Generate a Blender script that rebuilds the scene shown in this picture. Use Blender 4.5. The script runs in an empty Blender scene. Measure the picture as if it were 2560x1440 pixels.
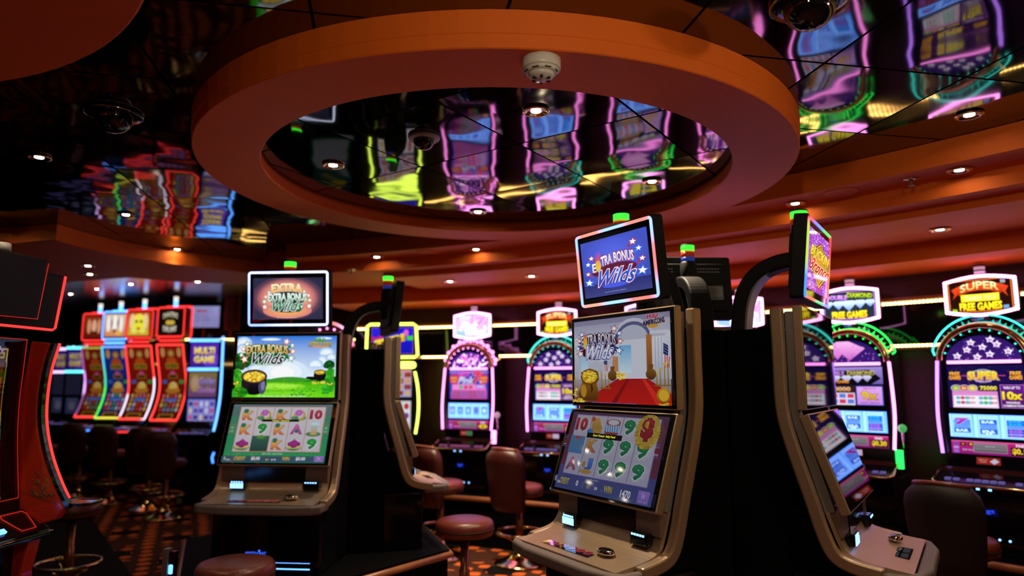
import bpy, bmesh, math, random
from math import sin, cos, pi, radians, atan, tan, atan2, hypot, sqrt
from mathutils import Vector, Matrix
random.seed(7)
SC = bpy.context.scene
COL = SC.collection
CZ = 1.40                      # eye height of the photographer
TH = atan(235 / 1707)          # the lens looks slightly up
HM, HI, HS = 2.538, 2.484, 2.414   # outer mirror ceiling, mirror inside the ring, orange soffit
RC = (-3.765, -1.795)          # centre of the round room

def at(px, py, Y):
    """point at depth Y that the photograph shows at pixel px, py (2560x1440)"""
    x, y = px - 1280, 720 - py
    k = Y / (1707 * cos(TH) - y * sin(TH))
    return Vector((x * k, Y, CZ + (1707 * sin(TH) + y * cos(TH)) * k))

def at_z(px, py, z):
    x, y = px - 1280, 720 - py
    k = (z - CZ) / (1707 * sin(TH) + y * cos(TH))
    return Vector((x * k, (1707 * cos(TH) - y * sin(TH)) * k, z))

def on_ring(px, r):
    """floor point on the circle r about the room centre, seen at column px (level with the eye)"""
    m = (px - 1280) / 1690
    a, b = m * m + 1, 2 * (-m * RC[0] - RC[1])
    c = RC[0] ** 2 + RC[1] ** 2 - r * r
    Y = (-b + sqrt(b * b - 4 * a * c)) / (2 * a)
    return m * Y, Y

# ---------------------------------------------------------------- objects
def tag(o, label=None, cat=None, group=None, kind=None):
    if label: o['label'] = label
    if cat: o['category'] = cat
    if group: o['group'] = group
    if kind: o['kind'] = kind
    return o

def thing(name, label, cat, loc=(0, 0, 0), rz=0, group=None):
    o = bpy.data.objects.new(name, None)
    o.empty_display_size = .1
    o.location = loc
    o.rotation_euler = (0, 0, rz)
    COL.objects.link(o)
    return tag(o, label, cat, group)

def copy_tree(o, parent=None):
    c = o.copy(); COL.objects.link(c)
    if parent: c.parent = parent
    for ch in o.children: copy_tree(ch, c)
    return c

class MB:
    """collects shapes into one mesh"""
    def __init__(s): s.v, s.f, s.m, s.sm = [], [], [], []
    def add(s, vs, fs, mi=0, smooth=False, M=None):
        b = len(s.v)
        s.v += [tuple(M @ Vector(p)) if M else tuple(p) for p in vs]
        for f in fs:
            s.f.append([b + i for i in f]); s.m.append(mi); s.sm.append(smooth)
        return s
    def box(s, x0, x1, y0, y1, z0, z1, mi=0, M=None):
        v = [(x0, y0, z0), (x1, y0, z0), (x1, y1, z0), (x0, y1, z0), (x0, y0, z1), (x1, y0, z1), (x1, y1, z1), (x0, y1, z1)]
        return s.add(v, [(0, 3, 2, 1), (4, 5, 6, 7), (0, 1, 5, 4), (1, 2, 6, 5), (2, 3, 7, 6), (3, 0, 4, 7)], mi, False, M)
    def prism(s, pts, a0, a1, axis='z', mi=0, M=None, smooth=False):
        """closed outline pts swept along an axis; x: pts are (y,z); y: pts are (x,z); z: pts are (x,y)"""
        n = len(pts)
        def p3(p, a): return {'z': (p[0], p[1], a), 'x': (a, p[0], p[1]), 'y': (p[0], a, p[1])}[axis]
        v = [p3(p, a0) for p in pts] + [p3(p, a1) for p in pts]
        s.add(v, [tuple(range(n))[::-1], tuple(range(n, 2 * n))], mi, False, M)
        b = len(s.v) - 2 * n
        for i in range(n):
            j = (i + 1) % n
            s.f.append([b + i, b + j, b + n + j, b + n + i]); s.m.append(mi); s.sm.append(smooth)
        return s
    def lathe(s, prof, n=24, mi=0, M=None, cx=0, cy=0, cap=True):
        v, f = [], []
        for r, z in prof:
            for k in range(n):
                a = 2 * pi * k / n
                v.append((cx + r * cos(a), cy + r * sin(a), z))
        for i in range(len(prof) - 1):
            for k in range(n):
                f.append((i * n + k, i * n + (k + 1) % n, (i + 1) * n + (k + 1) % n, (i + 1) * n + k))
        s.add(v, f, mi, True, M)
        if cap:
            b = len(s.v) - len(v)
            s.f.append([b + k for k in range(n)][::-1]); s.m.append(mi); s.sm.append(False)
            s.f.append([b + (len(prof) - 1) * n + k for k in range(n)]); s.m.append(mi); s.sm.append(False)
        return s
    def tube(s, path, r, n=8, closed=False, mi=0, M=None):
        P = [Vector(p) for p in path]; N = len(P); v, f = [], []
        up = Vector((0, 0, 1))
        for i in range(N):
            a = P[(i - 1) % N] if (closed or i > 0) else P[i]
            b = P[(i + 1) % N] if (closed or i < N - 1) else P[i]
            t = (b - a).normalized()
            if i == 0:
                u = t.cross(up)
                if u.length < .05: u = t.cross(Vector((0, 1, 0)))
            else: u = u - t * u.dot(t)
            u.normalize(); w = u.cross(t)
            rr = r[i] if isinstance(r, (list, tuple)) else r
            for k in range(n):
                q = 2 * pi * k / n
                v.append(P[i] + (u * cos(q) + w * sin(q)) * rr)
        for i in range(N if closed else N - 1):
            j = (i + 1) % N
            for k in range(n):
                f.append((i * n + k, i * n + (k + 1) % n, j * n + (k + 1) % n, j * n + k))
        if not closed: f += [tuple(range(n))[::-1], tuple((N - 1) * n + k for k in range(n))]
        return s.add(v, f, mi, True, M)
    def ball(s, c, r, n=14, mi=0, sz=1.0):
        prof = [(max(.0005, r * sin(pi * i / 8)), -r * sz * cos(pi * i / 8) + c[2]) for i in range(9)]
        return s.lathe(prof, n, mi, None, c[0], c[1])
    def build(s, name, mats, parent=None, bevel=0, seg=2, loc=None):
        me = bpy.data.meshes.new(name)
        me.from_pydata(s.v, [], s.f)
        for m in (mats if isinstance(mats, (list, tuple)) else [mats]): me.materials.append(m)
        me.polygons.foreach_set('material_index', s.m)
        me.polygons.foreach_set('use_smooth', s.sm)
        bm = bmesh.new(); bm.from_mesh(me)
        bmesh.ops.recalc_face_normals(bm, faces=bm.faces)
        if bevel:
            eds = [e for e in bm.edges if len(e.link_faces) == 2 and e.calc_face_angle(0) > .6]
            bmesh.ops.bevel(bm, geom=eds, offset=bevel, segments=seg, affect='EDGES', profile=.5, clamp_overlap=True)
        bm.to_mesh(me); bm.free(); me.update()
        o = bpy.data.objects.new(name, me); COL.objects.link(o)
        if parent: o.parent = parent
        if loc: o.location = loc
        return o

def rrect(x0, z0, x1, z1, r, n=4):
    pts = []
    for cx, cz, a0 in ((x1 - r, z1 - r, 0), (x0 + r, z1 - r, 90), (x0 + r, z0 + r, 180), (x1 - r, z0 + r, 270)):
        for k in range(n + 1):
            a = radians(a0 + 90 * k / n); pts.append((cx + r * cos(a), cz + r * sin(a)))
    return pts

def ribbon(path, w):
    """closed outline of width w about an open polyline of (y,z) points"""
    L, R = [], []
    for i, p in enumerate(path):
        a = Vector(path[max(0, i - 1)]); b = Vector(path[min(len(path) - 1, i + 1)])
        t = (b - a).normalized(); n = Vector((-t.y, t.x))
        L.append(tuple(Vector(p) + n * w / 2)); R.append(tuple(Vector(p) - n * w / 2))
    return L + R[::-1]

def smooth_path(pts, k=5):
    """Catmull-Rom through the points"""
    P = [Vector(p) for p in pts]; out = []
    for i in range(len(P) - 1):
        p0, p1, p2, p3 = P[max(0, i - 1)], P[i], P[i + 1], P[min(len(P) - 1, i + 2)]
        for j in range(k):
            t = j / k
            out.append(tuple(.5 * ((2 * p1) + (p2 - p0) * t + (2 * p0 - 5 * p1 + 4 * p2 - p3) * t * t + (3 * p1 - p0 - 3 * p2 + p3) * t ** 3)))
    return out + [tuple(P[-1])]

# ---------------------------------------------------------------- colours and materials
def lin(h, g=1.0):
    if isinstance(h, str):
        h = h.lstrip('#'); c = [int(h[i:i + 2], 16) / 255 for i in (0, 2, 4)]
        c = [x / 12.92 if x <= .04045 else ((x + .055) / 1.055) ** 2.4 for x in c]
    else: c = list(h)
    return tuple(x * g for x in c)

def pbr(name, col, rough=.5, metal=0., spec=.5, coat=0., bump=0., bscale=40., emit=None, es=0., vary=0.):
    m = bpy.data.materials.new(name); m.use_nodes = True
    N, L = m.node_tree.nodes, m.node_tree.links
    b = N['Principled BSDF']
    c = (*lin(col), 1)
    b.inputs['Base Color'].default_value = c
    b.inputs['Roughness'].default_value = rough
    b.inputs['Metallic'].default_value = metal
    b.inputs['Specular IOR Level'].default_value = spec
    b.inputs['Coat Weight'].default_value = coat
    b.inputs['Coat Roughness'].default_value = .05
    if bump or vary:
        tc = N.new('ShaderNodeTexCoord'); nz = N.new('ShaderNodeTexNoise')
        nz.inputs['Scale'].default_value = bscale; nz.inputs['Detail'].default_value = 4
        L.new(tc.outputs['Object'], nz.inputs['Vector'])
        if bump:
            bp = N.new('ShaderNodeBump'); bp.inputs['Strength'].default_value = bump; bp.inputs['Distance'].default_value = .01
            L.new(nz.outputs['Fac'], bp.inputs['Height']); L.new(bp.outputs['Normal'], b.inputs['Normal'])
        if vary:
            mx = N.new('ShaderNodeMix'); mx.data_type = 'RGBA'
            mx.inputs[6].default_value = tuple(x * (1 - vary) for x in c[:3]) + (1,)
            mx.inputs[7].default_value = tuple(min(1, x * (1 + vary)) for x in c[:3]) + (1,)
            L.new(nz.outputs['Fac'], mx.inputs[0]); L.new(mx.outputs[2], b.inputs['Base Color'])
    if emit:
        b.inputs['Emission Color'].default_value = (*lin(emit), 1)
        b.inputs['Emission Strength'].default_value = es
    return m

def attr_screen(name, sampled):
    """lit display behind glossy glass: the picture's own colours are its light"""
    m = bpy.data.materials.new(name); m.use_nodes = True
    N, L = m.node_tree.nodes, m.node_tree.links
    b = N['Principled BSDF']
    b.inputs['Base Color'].default_value = (.004, .004, .005, 1)
    b.inputs['Roughness'].default_value = .04
    b.inputs['Specular IOR Level'].default_value = .5
    a = N.new('ShaderNodeVertexColor'); a.layer_name = 'Col'
    L.new(a.outputs['Color'], b.inputs['Emission Color'])
    b.inputs['Emission Strength'].default_value = 1.0
    m.cycles.emission_sampling = 'FRONT' if sampled else 'NONE'
    return m

M_GLOW = attr_screen('display_backlight', True)
M_ART = attr_screen('display_picture', False)

def glow(name, col, s, samp='AUTO'):
    m = bpy.data.materials.new(name); m.use_nodes = True
    b = m.node_tree.nodes['Principled BSDF']
    b.inputs['Base Color'].default_value = (*[min(.8, x) for x in lin(col)], 1)
    b.inputs['Roughness'].default_value = .3
    b.inputs['Emission Color'].default_value = (*lin(col), 1)
    b.inputs['Emission Strength'].default_value = s
    m.cycles.emission_sampling = samp
    return m

# ---------------------------------------------------------------- flat pictures: lit screens, printed glass, lettering
_TXT = {}
def text_shape(s, off=0., res=2):
    key = (s, off, res)
    if key not in _TXT:
        cu = bpy.data.curves.new('t', 'FONT'); cu.body = s; cu.offset = off; cu.resolution_u = res
        cu.fill_mode = 'FRONT' if hasattr(cu, 'fill_mode') else cu.fill_mode
        o = bpy.data.objects.new('t', cu); COL.objects.link(o)
        dg = bpy.context.evaluated_depsgraph_get(); ev = o.evaluated_get(dg); me = ev.to_mesh()
        v = [(p.co.x, p.co.y) for p in me.vertices]; f = [tuple(q.vertices) for q in me.polygons]
        ev.to_mesh_clear(); bpy.data.objects.remove(o); bpy.data.curves.remove(cu)
        _TXT[key] = (v, f)
    return _TXT[key]

class Art:
    """flat picture drawn in its own pixel frame (x right, y down); every shape a layer 0.05 mm above the last"""
    def __init__(s, pw, ph, w, h, gain=1., ox=0, oy=0):
        s.pw, s.ph, s.w, s.h, s.g, s.ox, s.oy = pw, ph, w, h, gain, ox, oy
        s.v, s.c, s.f, s.m, s.L = [], [], [], [], 0
        s.base = True
    def P(s, x, y): return ((x - s.ox) / s.pw - .5) * s.w, (.5 - (y - s.oy) / s.ph) * s.h
    def raw(s, pts, faces, cols):
        b = len(s.v); s.L += 1; z = s.L * 5e-5
        s.v += [(p[0], p[1], z) for p in pts]; s.c += cols
        for f in faces: s.f.append([b + i for i in f]); s.m.append(0 if s.base else 1)
        s.base = False
        return s
    def poly(s, pts, col, col2=None, g=1.):
        """col at the top, col2 at the bottom"""
        q = [s.P(*p) for p in pts]; c1 = lin(col, s.g * g)
        if col2 is None: cs = [c1] * len(q)
        else:
            c2 = lin(col2, s.g * g); y0 = min(p[1] for p in pts); y1 = max(p[1] for p in pts)
            cs = [tuple(a + (b - a) * (p[1] - y0) / max(1e-6, y1 - y0) for a, b in zip(c1, c2)) for p in pts]
        return s.raw(q, [tuple(range(len(q)))], cs)
    def rect(s, x0, y0, x1, y1, col, col2=None, g=1.): return s.poly([(x0, y0), (x0, y1), (x1, y1), (x1, y0)], col, col2, g)
    def ell(s, cx, cy, rx, ry, col, n=20, col2=None, g=1.):
        return s.poly([(cx + rx * cos(2 * pi * k / n), cy - ry * sin(2 * pi * k / n)) for k in range(n)], col, col2, g)
    def radial(s, cx, cy, rx, ry, stops, n=32):
        """stops: (fraction, colour) rings"""
        pts, cs, f = [s.P(cx, cy)], [lin(stops[0][1], s.g)], []
        for fr, col in stops[1:]:
            for k in range(n):
                a = 2 * pi * k / n
                pts.append(s.P(cx + rx * fr * cos(a), cy - ry * fr * sin(a))); cs.append(lin(col, s.g))
        for k in range(n): f.append((0, 1 + k, 1 + (k + 1) % n))
        for i in range(len(stops) - 2):
            for k in range(n):
                f.append((1 + i * n + k, 1 + (i + 1) * n + k, 1 + (i + 1) * n + (k + 1) % n, 1 + i * n + (k + 1) % n))
        return s.raw(pts, f, cs)
    def frame(s, x0, y0, x1, y1, t, col, g=1.):
        s.rect(x0, y0, x1, y0 + t, col, None, g).rect(x0, y1 - t, x1, y1, col, None, g)
        return s.rect(x0, y0, x0 + t, y1, col, None, g).rect(x1 - t, y0, x1, y1, col, None, g)
    def star(s, cx, cy, r, col, rot=0, edge=None):
        for k, cc in ((1.45, edge), (1, col)):
            if cc:
                s.poly([(cx + r * k * (1 if i % 2 == 0 else .45) * sin(radians(rot) + pi * i / 5), cy - r * k * (1 if i % 2 == 0 else .45) * cos(radians(rot) + pi * i / 5)) for i in range(10)], cc)
        return s
    def text(s, t, cx, cy, w, h, col, col2=None, line=None, lw=.05, bold=.012, shear=0., rot=0., arc=0., res=2, g=1.):
        """lettering fitted to w x h; line = colour of its outline; arc lifts the middle by that many pixels"""
        v0, _ = text_shape(t, bold, res)
        if not v0: return s
        x0, x1 = min(p[0] for p in v0), max(p[0] for p in v0); y0, y1 = min(p[1] for p in v0), max(p[1] for p in v0)
        todo = [(bold, col, col2)]
        if line: todo = [(bold + lw * (len(line) - i), c, None) for i, c in enumerate(line)] + todo if isinstance(line, (list, tuple)) else [(bold + lw, line, None)] + todo
        cr, sr = cos(radians(rot)), sin(radians(rot))
        for off, ca, cb in todo:
            v, f = text_shape(t, off, res); pts, cs = [], []
            A = lin(ca, s.g * g); B = lin(cb, s.g * g) if cb else A
            for x, y in v:
                u = (x - x0) / (x1 - x0) - .5; q = (y - y0) / max(1e-6, y1 - y0) - .5
                X = u * w + shear * q * h; Y = -q * h - arc * (1 - 4 * u * u)
                pts.append(s.P(cx + X * cr + Y * sr, cy - X * sr + Y * cr))
                k = min(1, max(0, .5 - q)); cs.append(tuple(a + (b - a) * k for a, b in zip(A, B)))
            s.raw(pts, f, cs)
        return s
    def coins(s, cx, cy, rx, ry, n=26, r=14):
        for i in range(n):
            a, q = random.random() * 2 * pi, sqrt(random.random())
            s.ell(cx + rx * q * cos(a), cy + ry * q * sin(a), r, r * .62, random.choice(('#f2d23a', '#ffe75e', '#d8a51e', '#f7dc50')), 9)
        return s
    def cloud(s, x, y, rx, ry, cols=('#a8cdf2', '#d0e6fb', '#f0f8ff')):
        for k, c in zip((1, .78, .5), cols):
            s.ell(x, y, rx * k, ry * k, c); s.ell(x - rx * .45, y + ry * .25, rx * .5 * k, ry * .6 * k, c); s.ell(x + rx * .5, y + ry * .3, rx * .45 * k, ry * .5 * k, c)
        return s
    def bush(s, x, y, rx, ry, cols, n=26, q=.34):
        s.ell(x, y, rx * .92, ry * .92, cols[0])
        for i in range(n):
            a, d = random.random() * 2 * pi, sqrt(random.random()) * .85
            dy = sin(a) * d; s.ell(x + rx * d * cos(a), y + ry * dy, rx * q * random.uniform(.5, 1), ry * q * random.uniform(.5, 1), cols[0] if dy > .45 else random.choice(cols), 8)
        return s
    def bend(s, prof, zc, off=.004, step=.025):
        """cut the picture in level bands and lay it on the curved glass prof of (y, z), top first"""
        bm = bmesh.new(); cl = bm.verts.layers.float_color.new('Col')
        vs = []
        for p, c in zip(s.v, s.c): v = bm.verts.new(p); v[cl] = (*c, 1); vs.append(v)
        for f, mi in zip(s.f, s.m):
            try: q = bm.faces.new([vs[i] for i in f]); q.material_index = mi
            except ValueError: pass
        k = -s.h / 2 + step
        while k < s.h / 2:
            bmesh.ops.bisect_plane(bm, geom=bm.verts[:] + bm.edges[:] + bm.faces[:], plane_co=(0, k, 0), plane_no=(0, 1, 0)); k += step
        for v in bm.verts:
            x, y, l = v.co; z = zc + y; yy = prof[0][0] if z > prof[0][1] else prof[-1][0]
            for (y0, z0), (y1, z1) in zip(prof, prof[1:]):
                if z1 <= z <= z0: yy = y0 + (y1 - y0) * (z0 - z) / (z0 - z1); break
            v.co = (x, yy - off - l, z)
        me = bpy.data.meshes.new('screen_picture'); bm.normal_update()
        for f in bm.faces:
            if f.normal.y > 0: f.normal_flip()
        bm.to_mesh(me); bm.free(); me.materials.append(M_GLOW); me.materials.append(M_ART); me.update()
        o = bpy.data.objects.new('screen_picture', me); COL.objects.link(o)
        return o
    def build(s, name, parent, o, ex=(1, 0, 0), up=(0, 0, 1), n=(0, -1, 0), mats=None, clip=True):
        if clip: s.v = [(min(s.w / 2, max(-s.w / 2, p[0])), min(s.h / 2, max(-s.h / 2, p[1])), p[2]) for p in s.v]
        me = bpy.data.meshes.new(name)
        o, ex, up, n = Vector(o), Vector(ex), Vector(up), Vector(n)
        me.from_pydata([tuple(o + ex * p[0] + up * p[1] + n * p[2]) for p in s.v], [], s.f)
        for m in mats or (M_GLOW, M_ART): me.materials.append(m)
        me.polygons.foreach_set('material_index', s.m)
        at_ = me.color_attributes.new('Col', 'FLOAT_COLOR', 'POINT')
        at_.data.foreach_set('color', [x for c in s.c for x in (*c, 1.)])
        bm = bmesh.new(); bm.from_mesh(me)
        for f in bm.faces:
            f.normal_update()
            if f.normal.dot(n) < 0: f.normal_flip()
        bm.to_mesh(me); bm.free(); me.update()
        ob = bpy.data.objects.new(name, me); COL.objects.link(ob)
        if parent: ob.parent = parent
        return ob
# ---------------------------------------------------------------- materials of the place
def nmath(N, L, op, a, b=None, c=None):
    n = N.new('ShaderNodeMath'); n.operation = op
    for i, x in enumerate((a, b, c)):
        if x is None: continue
        if isinstance(x, (int, float)): n.inputs[i].default_value = x
        else: L.new(x, n.inputs[i])
    return n.outputs[0]

def mirror_tiles(name, ang, tile, node, tint=(.155, .15, .14)):
    """bronze mirror tiles: every tile bows a little, thin dark joints between them"""
    m = bpy.data.materials.new(name); m.use_nodes = True
    N, L = m.node_tree.nodes, m.node_tree.links
    b = N['Principled BSDF']
    q = Matrix.Rotation(-ang, 2) @ (Vector((node.x, node.y)) / tile); off = (-q.x, -q.y)
    tc = N.new('ShaderNodeTexCoord'); mp = N.new('ShaderNodeMapping')
    mp.inputs['Rotation'].default_value = (0, 0, -ang); mp.inputs['Scale'].default_value = (1 / tile,) * 3
    mp.vector_type = 'POINT'
    mp.inputs['Location'].default_value = (off[0], off[1], 0)
    L.new(tc.outputs['Object'], mp.inputs['Vector'])
    sp = N.new('ShaderNodeSeparateXYZ'); L.new(mp.outputs[0], sp.inputs[0])
    fx = nmath(N, L, 'SUBTRACT', nmath(N, L, 'FRACT', sp.outputs[0]), .5)
    fy = nmath(N, L, 'SUBTRACT', nmath(N, L, 'FRACT', sp.outputs[1]), .5)
    edge = nmath(N, L, 'MAXIMUM', nmath(N, L, 'ABSOLUTE', fx), nmath(N, L, 'ABSOLUTE', fy))
    joint = nmath(N, L, 'GREATER_THAN', edge, .491)
    cb = N.new('ShaderNodeCombineXYZ')
    L.new(nmath(N, L, 'FLOOR', sp.outputs[0]), cb.inputs[0]); L.new(nmath(N, L, 'FLOOR', sp.outputs[1]), cb.inputs[1])
    wn = N.new('ShaderNodeTexWhiteNoise'); wn.noise_dimensions = '3D'; L.new(cb.outputs[0], wn.inputs['Vector'])
    va = N.new('ShaderNodeVectorMath'); va.operation = 'MULTIPLY_ADD'
    va.inputs[1].default_value = (9, 9, 9); L.new(wn.outputs['Color'], va.inputs[0]); L.new(mp.outputs[0], va.inputs[2])
    nz = N.new('ShaderNodeTexNoise'); nz.inputs['Scale'].default_value = 1.5; nz.inputs['Detail'].default_value = 1.2; nz.inputs['Roughness'].default_value = .4
    L.new(va.outputs[0], nz.inputs['Vector'])
    r2 = nmath(N, L, 'ADD', nmath(N, L, 'MULTIPLY', fx, fx), nmath(N, L, 'MULTIPLY', fy, fy))
    bow = nmath(N, L, 'MULTIPLY', r2, nmath(N, L, 'MULTIPLY', nmath(N, L, 'SUBTRACT', wn.outputs['Value'], .35), .0035))
    h = nmath(N, L, 'ADD', nmath(N, L, 'MULTIPLY', nz.outputs['Fac'], .0075), bow)
    bp = N.new('ShaderNodeBump'); bp.inputs['Strength'].default_value = 1; bp.inputs['Distance'].default_value = 1
    L.new(h, bp.inputs['Height']); L.new(bp.outputs['Normal'], b.inputs['Normal'])
    mx = N.new('ShaderNodeMix'); mx.data_type = 'RGBA'
    mx.inputs[6].default_value = (*tint, 1); mx.inputs[7].default_value = (.004, .004, .004, 1)
    L.new(joint, mx.inputs[0]); L.new(mx.outputs[2], b.inputs['Base Color'])
    L.new(nmath(N, L, 'SUBTRACT', 1., joint), b.inputs['Metallic']); b.inputs['Specular IOR Level'].default_value = 0
    L.new(nmath(N, L, 'MULTIPLY_ADD', joint, .5, .045), b.inputs['Roughness'])
    return m

def carpet_mat():
    m = bpy.data.materials.new('patterned_carpet'); m.use_nodes = True
    N, L = m.node_tree.nodes, m.node_tree.links
    b = N['Principled BSDF']; b.inputs['Roughness'].default_value = .95; b.inputs['Specular IOR Level'].default_value = .1
    tc = N.new('ShaderNodeTexCoord'); mp = N.new('ShaderNodeMapping'); mp.inputs['Rotation'].default_value = (0, 0, .35)
    L.new(tc.outputs['Object'], mp.inputs['Vector'])
    dn = N.new('ShaderNodeTexNoise'); dn.inputs['Scale'].default_value = 9
    L.new(mp.outputs[0], dn.inputs['Vector'])
    va = N.new('ShaderNodeVectorMath'); va.operation = 'MULTIPLY_ADD'; va.inputs[1].default_value = (.05, .05, 0)
    L.new(dn.outputs['Color'], va.inputs[0]); L.new(mp.outputs[0], va.inputs[2])
    sp = N.new('ShaderNodeSeparateXYZ'); L.new(va.outputs[0], sp.inputs[0])
    X, Y = sp.outputs[0], sp.outputs[1]
    k = 2 * pi / .21
    s1 = nmath(N, L, 'SINE', nmath(N, L, 'MULTIPLY', X, k)); s2 = nmath(N, L, 'SINE', nmath(N, L, 'MULTIPLY', Y, k))
    chk = nmath(N, L, 'MULTIPLY', s1, s2)
    c1 = nmath(N, L, 'COSINE', nmath(N, L, 'MULTIPLY', X, k / 3)); c2 = nmath(N, L, 'COSINE', nmath(N, L, 'MULTIPLY', Y, k / 3))
    clu = nmath(N, L, 'ADD', c1, c2)
    orange = nmath(N, L, 'MULTIPLY', nmath(N, L, 'GREATER_THAN', chk, .22), nmath(N, L, 'LESS_THAN', nmath(N, L, 'ABSOLUTE', nmath(N, L, 'SUBTRACT', clu, .35)), 1.05))
    black = nmath(N, L, 'GREATER_THAN', clu, 1.15)
    a = N.new('ShaderNodeMix'); a.data_type = 'RGBA'; a.inputs[6].default_value = (.055, .018, .010, 1); a.inputs[7].default_value = (.004, .003, .003, 1)
    L.new(black, a.inputs[0])
    a2 = N.new('ShaderNodeMix'); a2.data_type = 'RGBA'; a2.inputs[7].default_value = (.62, .12, .02, 1)
    L.new(orange, a2.inputs[0]); L.new(a.outputs[2], a2.inputs[6]); L.new(a2.outputs[2], b.inputs['Base Color'])
    return m

M = {}
M['plaster'] = pbr('orange_plaster', (.84, .158, .013), .62, spec=.25, bump=.05, bscale=6, vary=.06)
M['carpet'] = carpet_mat()
M['dark_patch'] = pbr('near_black_matte', (.006, .005, .005), .95, spec=.1, vary=.3, bscale=60)
M['wood'] = pbr('varnished_wood', (.36, .13, .05), .28, spec=.5, vary=.3, bscale=14)
M['dark_wood'] = pbr('dark_wood_panel', (.06, .02, .01), .35, vary=.35, bscale=9)
M['black_glass'] = pbr('black_wall_glass', (.005, .005, .006), .06, spec=.6)
M['black'] = pbr('black_laminate', (.003, .003, .0035), .7, spec=.03, vary=.2)
M['gloss_black'] = pbr('gloss_black_plastic', (.006, .006, .007), .10, spec=.5)
M['matte_black'] = pbr('matte_black_plastic', (.010, .010, .011), .6, spec=.2, vary=.2)
M['screen_glass'] = pbr('screen_glass', (.004, .004, .005), .03, spec=.6)
M['silver'] = pbr('champagne_silver_paint', (.50, .355, .23), .38, metal=.7, spec=.5, vary=.05, bscale=300)
M['silver_dark'] = pbr('brushed_grey_trim', (.30, .29, .28), .42, metal=.6, vary=.05, bscale=200)
M['panel_brown'] = pbr('bronze_panel', (.22, .15, .11), .45, metal=.4, vary=.05, bscale=200)
M['bumper'] = pbr('grey_brown_bumper', (.16, .125, .11), .55, spec=.3)
M['chrome'] = pbr('chrome', (.78, .70, .58), .10, metal=1)
M['gold_chrome'] = pbr('gold_chrome', (.80, .55, .25), .14, metal=1)
M['leather'] = pbr('red_brown_leather', (.15, .026, .014), .34, spec=.5, bump=.12, bscale=120, vary=.08)
M['leather_dark'] = pbr('dark_seat_back', (.012, .005, .005), .6, spec=.4, bump=.1, bscale=120)
M['leather_shaded'] = pbr('shaded_leather', (.050, .009, .006), .4, spec=.3, bump=.12, bscale=120, vary=.08)  # seat leather darkened: shade on the backlit chair backs put into the colour
M['white_plastic'] = pbr('white_plastic', (.72, .70, .64), .35, spec=.5)
M['grey_plastic'] = pbr('grey_plastic', (.42, .42, .44), .4)
M['slot_black'] = pbr('black_slot', (.004, .004, .004), .8)
M['red_gloss'] = pbr('red_lacquer', (.70, .045, .010), .16, spec=.6, coat=.5, vary=.25, bscale=7)
M['red_plastic'] = pbr('red_cabinet_plastic', (.35, .01, .01), .3)
M['blue_plastic'] = pbr('blue_cabinet_plastic', (.02, .03, .35), .3)
M['lens'] = glow('downlight_lens', (1.0, .86, .66), 70, 'NONE')
M['led_warm'] = glow('warm_led', (1.0, .60, .16), 14)
M['neon_red'] = glow('neon_red', (1.0, .035, .03), 1.7)
M['neon_red_dim'] = glow('neon_red_dim', (1.0, .03, .02), .28)
M['neon_pink'] = glow('neon_pink', (1.0, .24, .80), 3.6)
M['neon_violet'] = glow('neon_violet', (.45, .18, 1.0), 3.0)
M['neon_blue'] = glow('neon_blue', (.10, .33, 1.0), 3.2)
M['neon_ice'] = glow('neon_ice', (.42, .66, 1.0), 2.2)
M['neon_white'] = glow('neon_white', (1.0, .30, .82), 6)
M['neon_yellow'] = glow('neon_yellow_green', (.72, 1.0, .10), 3.4)
M['neon_green'] = glow('neon_green', (.02, 1.0, .10), 2.2)
M['neon_teal'] = glow('neon_teal', (.02, .75, .62), .9)
M['neon_teal_b'] = glow('neon_teal_bright', (.05, .85, .75), 2.0)
M['glow_green'] = glow('signal_green', (.03, 1.0, .03), 2.2)
M['glow_amber'] = glow('signal_amber', (1.0, .50, .02), .45)
M['glow_blue'] = glow('blue_bezel_light', (.06, .24, 1.0), 3.0)
M['glow_ice'] = glow('ice_blue_bezel_light', (.22, .50, 1.0), 2.4)
M['seg_red'] = pbr('signal_red_lens', (.35, .03, .02), .25, emit=(1, .06, .02), es=.12)
M['seg_blue'] = pbr('signal_blue_lens', (.02, .05, .30), .25, emit=(.05, .15, 1), es=.15)
M['seg_pink'] = pbr('signal_pale_lens', (.6, .45, .55), .3, emit=(1, .6, .8), es=.35)
M['seg_white'] = pbr('signal_white_lens', (.6, .58, .5), .3, emit=(1, .95, .8), es=.12)

# ---------------------------------------------------------------- the room
def struct(mb, name, mats, **k):
    return tag(mb.build(name, mats, **k), kind='structure')

def polar(r, a): return RC[0] + r * cos(a), RC[1] + r * sin(a)

def arc_band(mb, r0, r1, z0, z1, a0, a1, n=64, mi=0, cap=True):
    """solid ring segment about the room centre between two radii and two heights"""
    v, f = [], []
    for i in range(n + 1):
        a = a0 + (a1 - a0) * i / n
        for r, z in ((r0, z0), (r1, z0), (r1, z1), (r0, z1)):
            x, y = polar(r, a); v.append((x, y, z))
    for i in range(n):
        for k in range(4):
            f.append((i * 4 + k, i * 4 + (k + 1) % 4, (i + 1) * 4 + (k + 1) % 4, (i + 1) * 4 + k))
    f += [(0, 1, 2, 3), (n * 4 + 3, n * 4 + 2, n * 4 + 1, n * 4)]
    return mb.add(v, f, mi)

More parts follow.
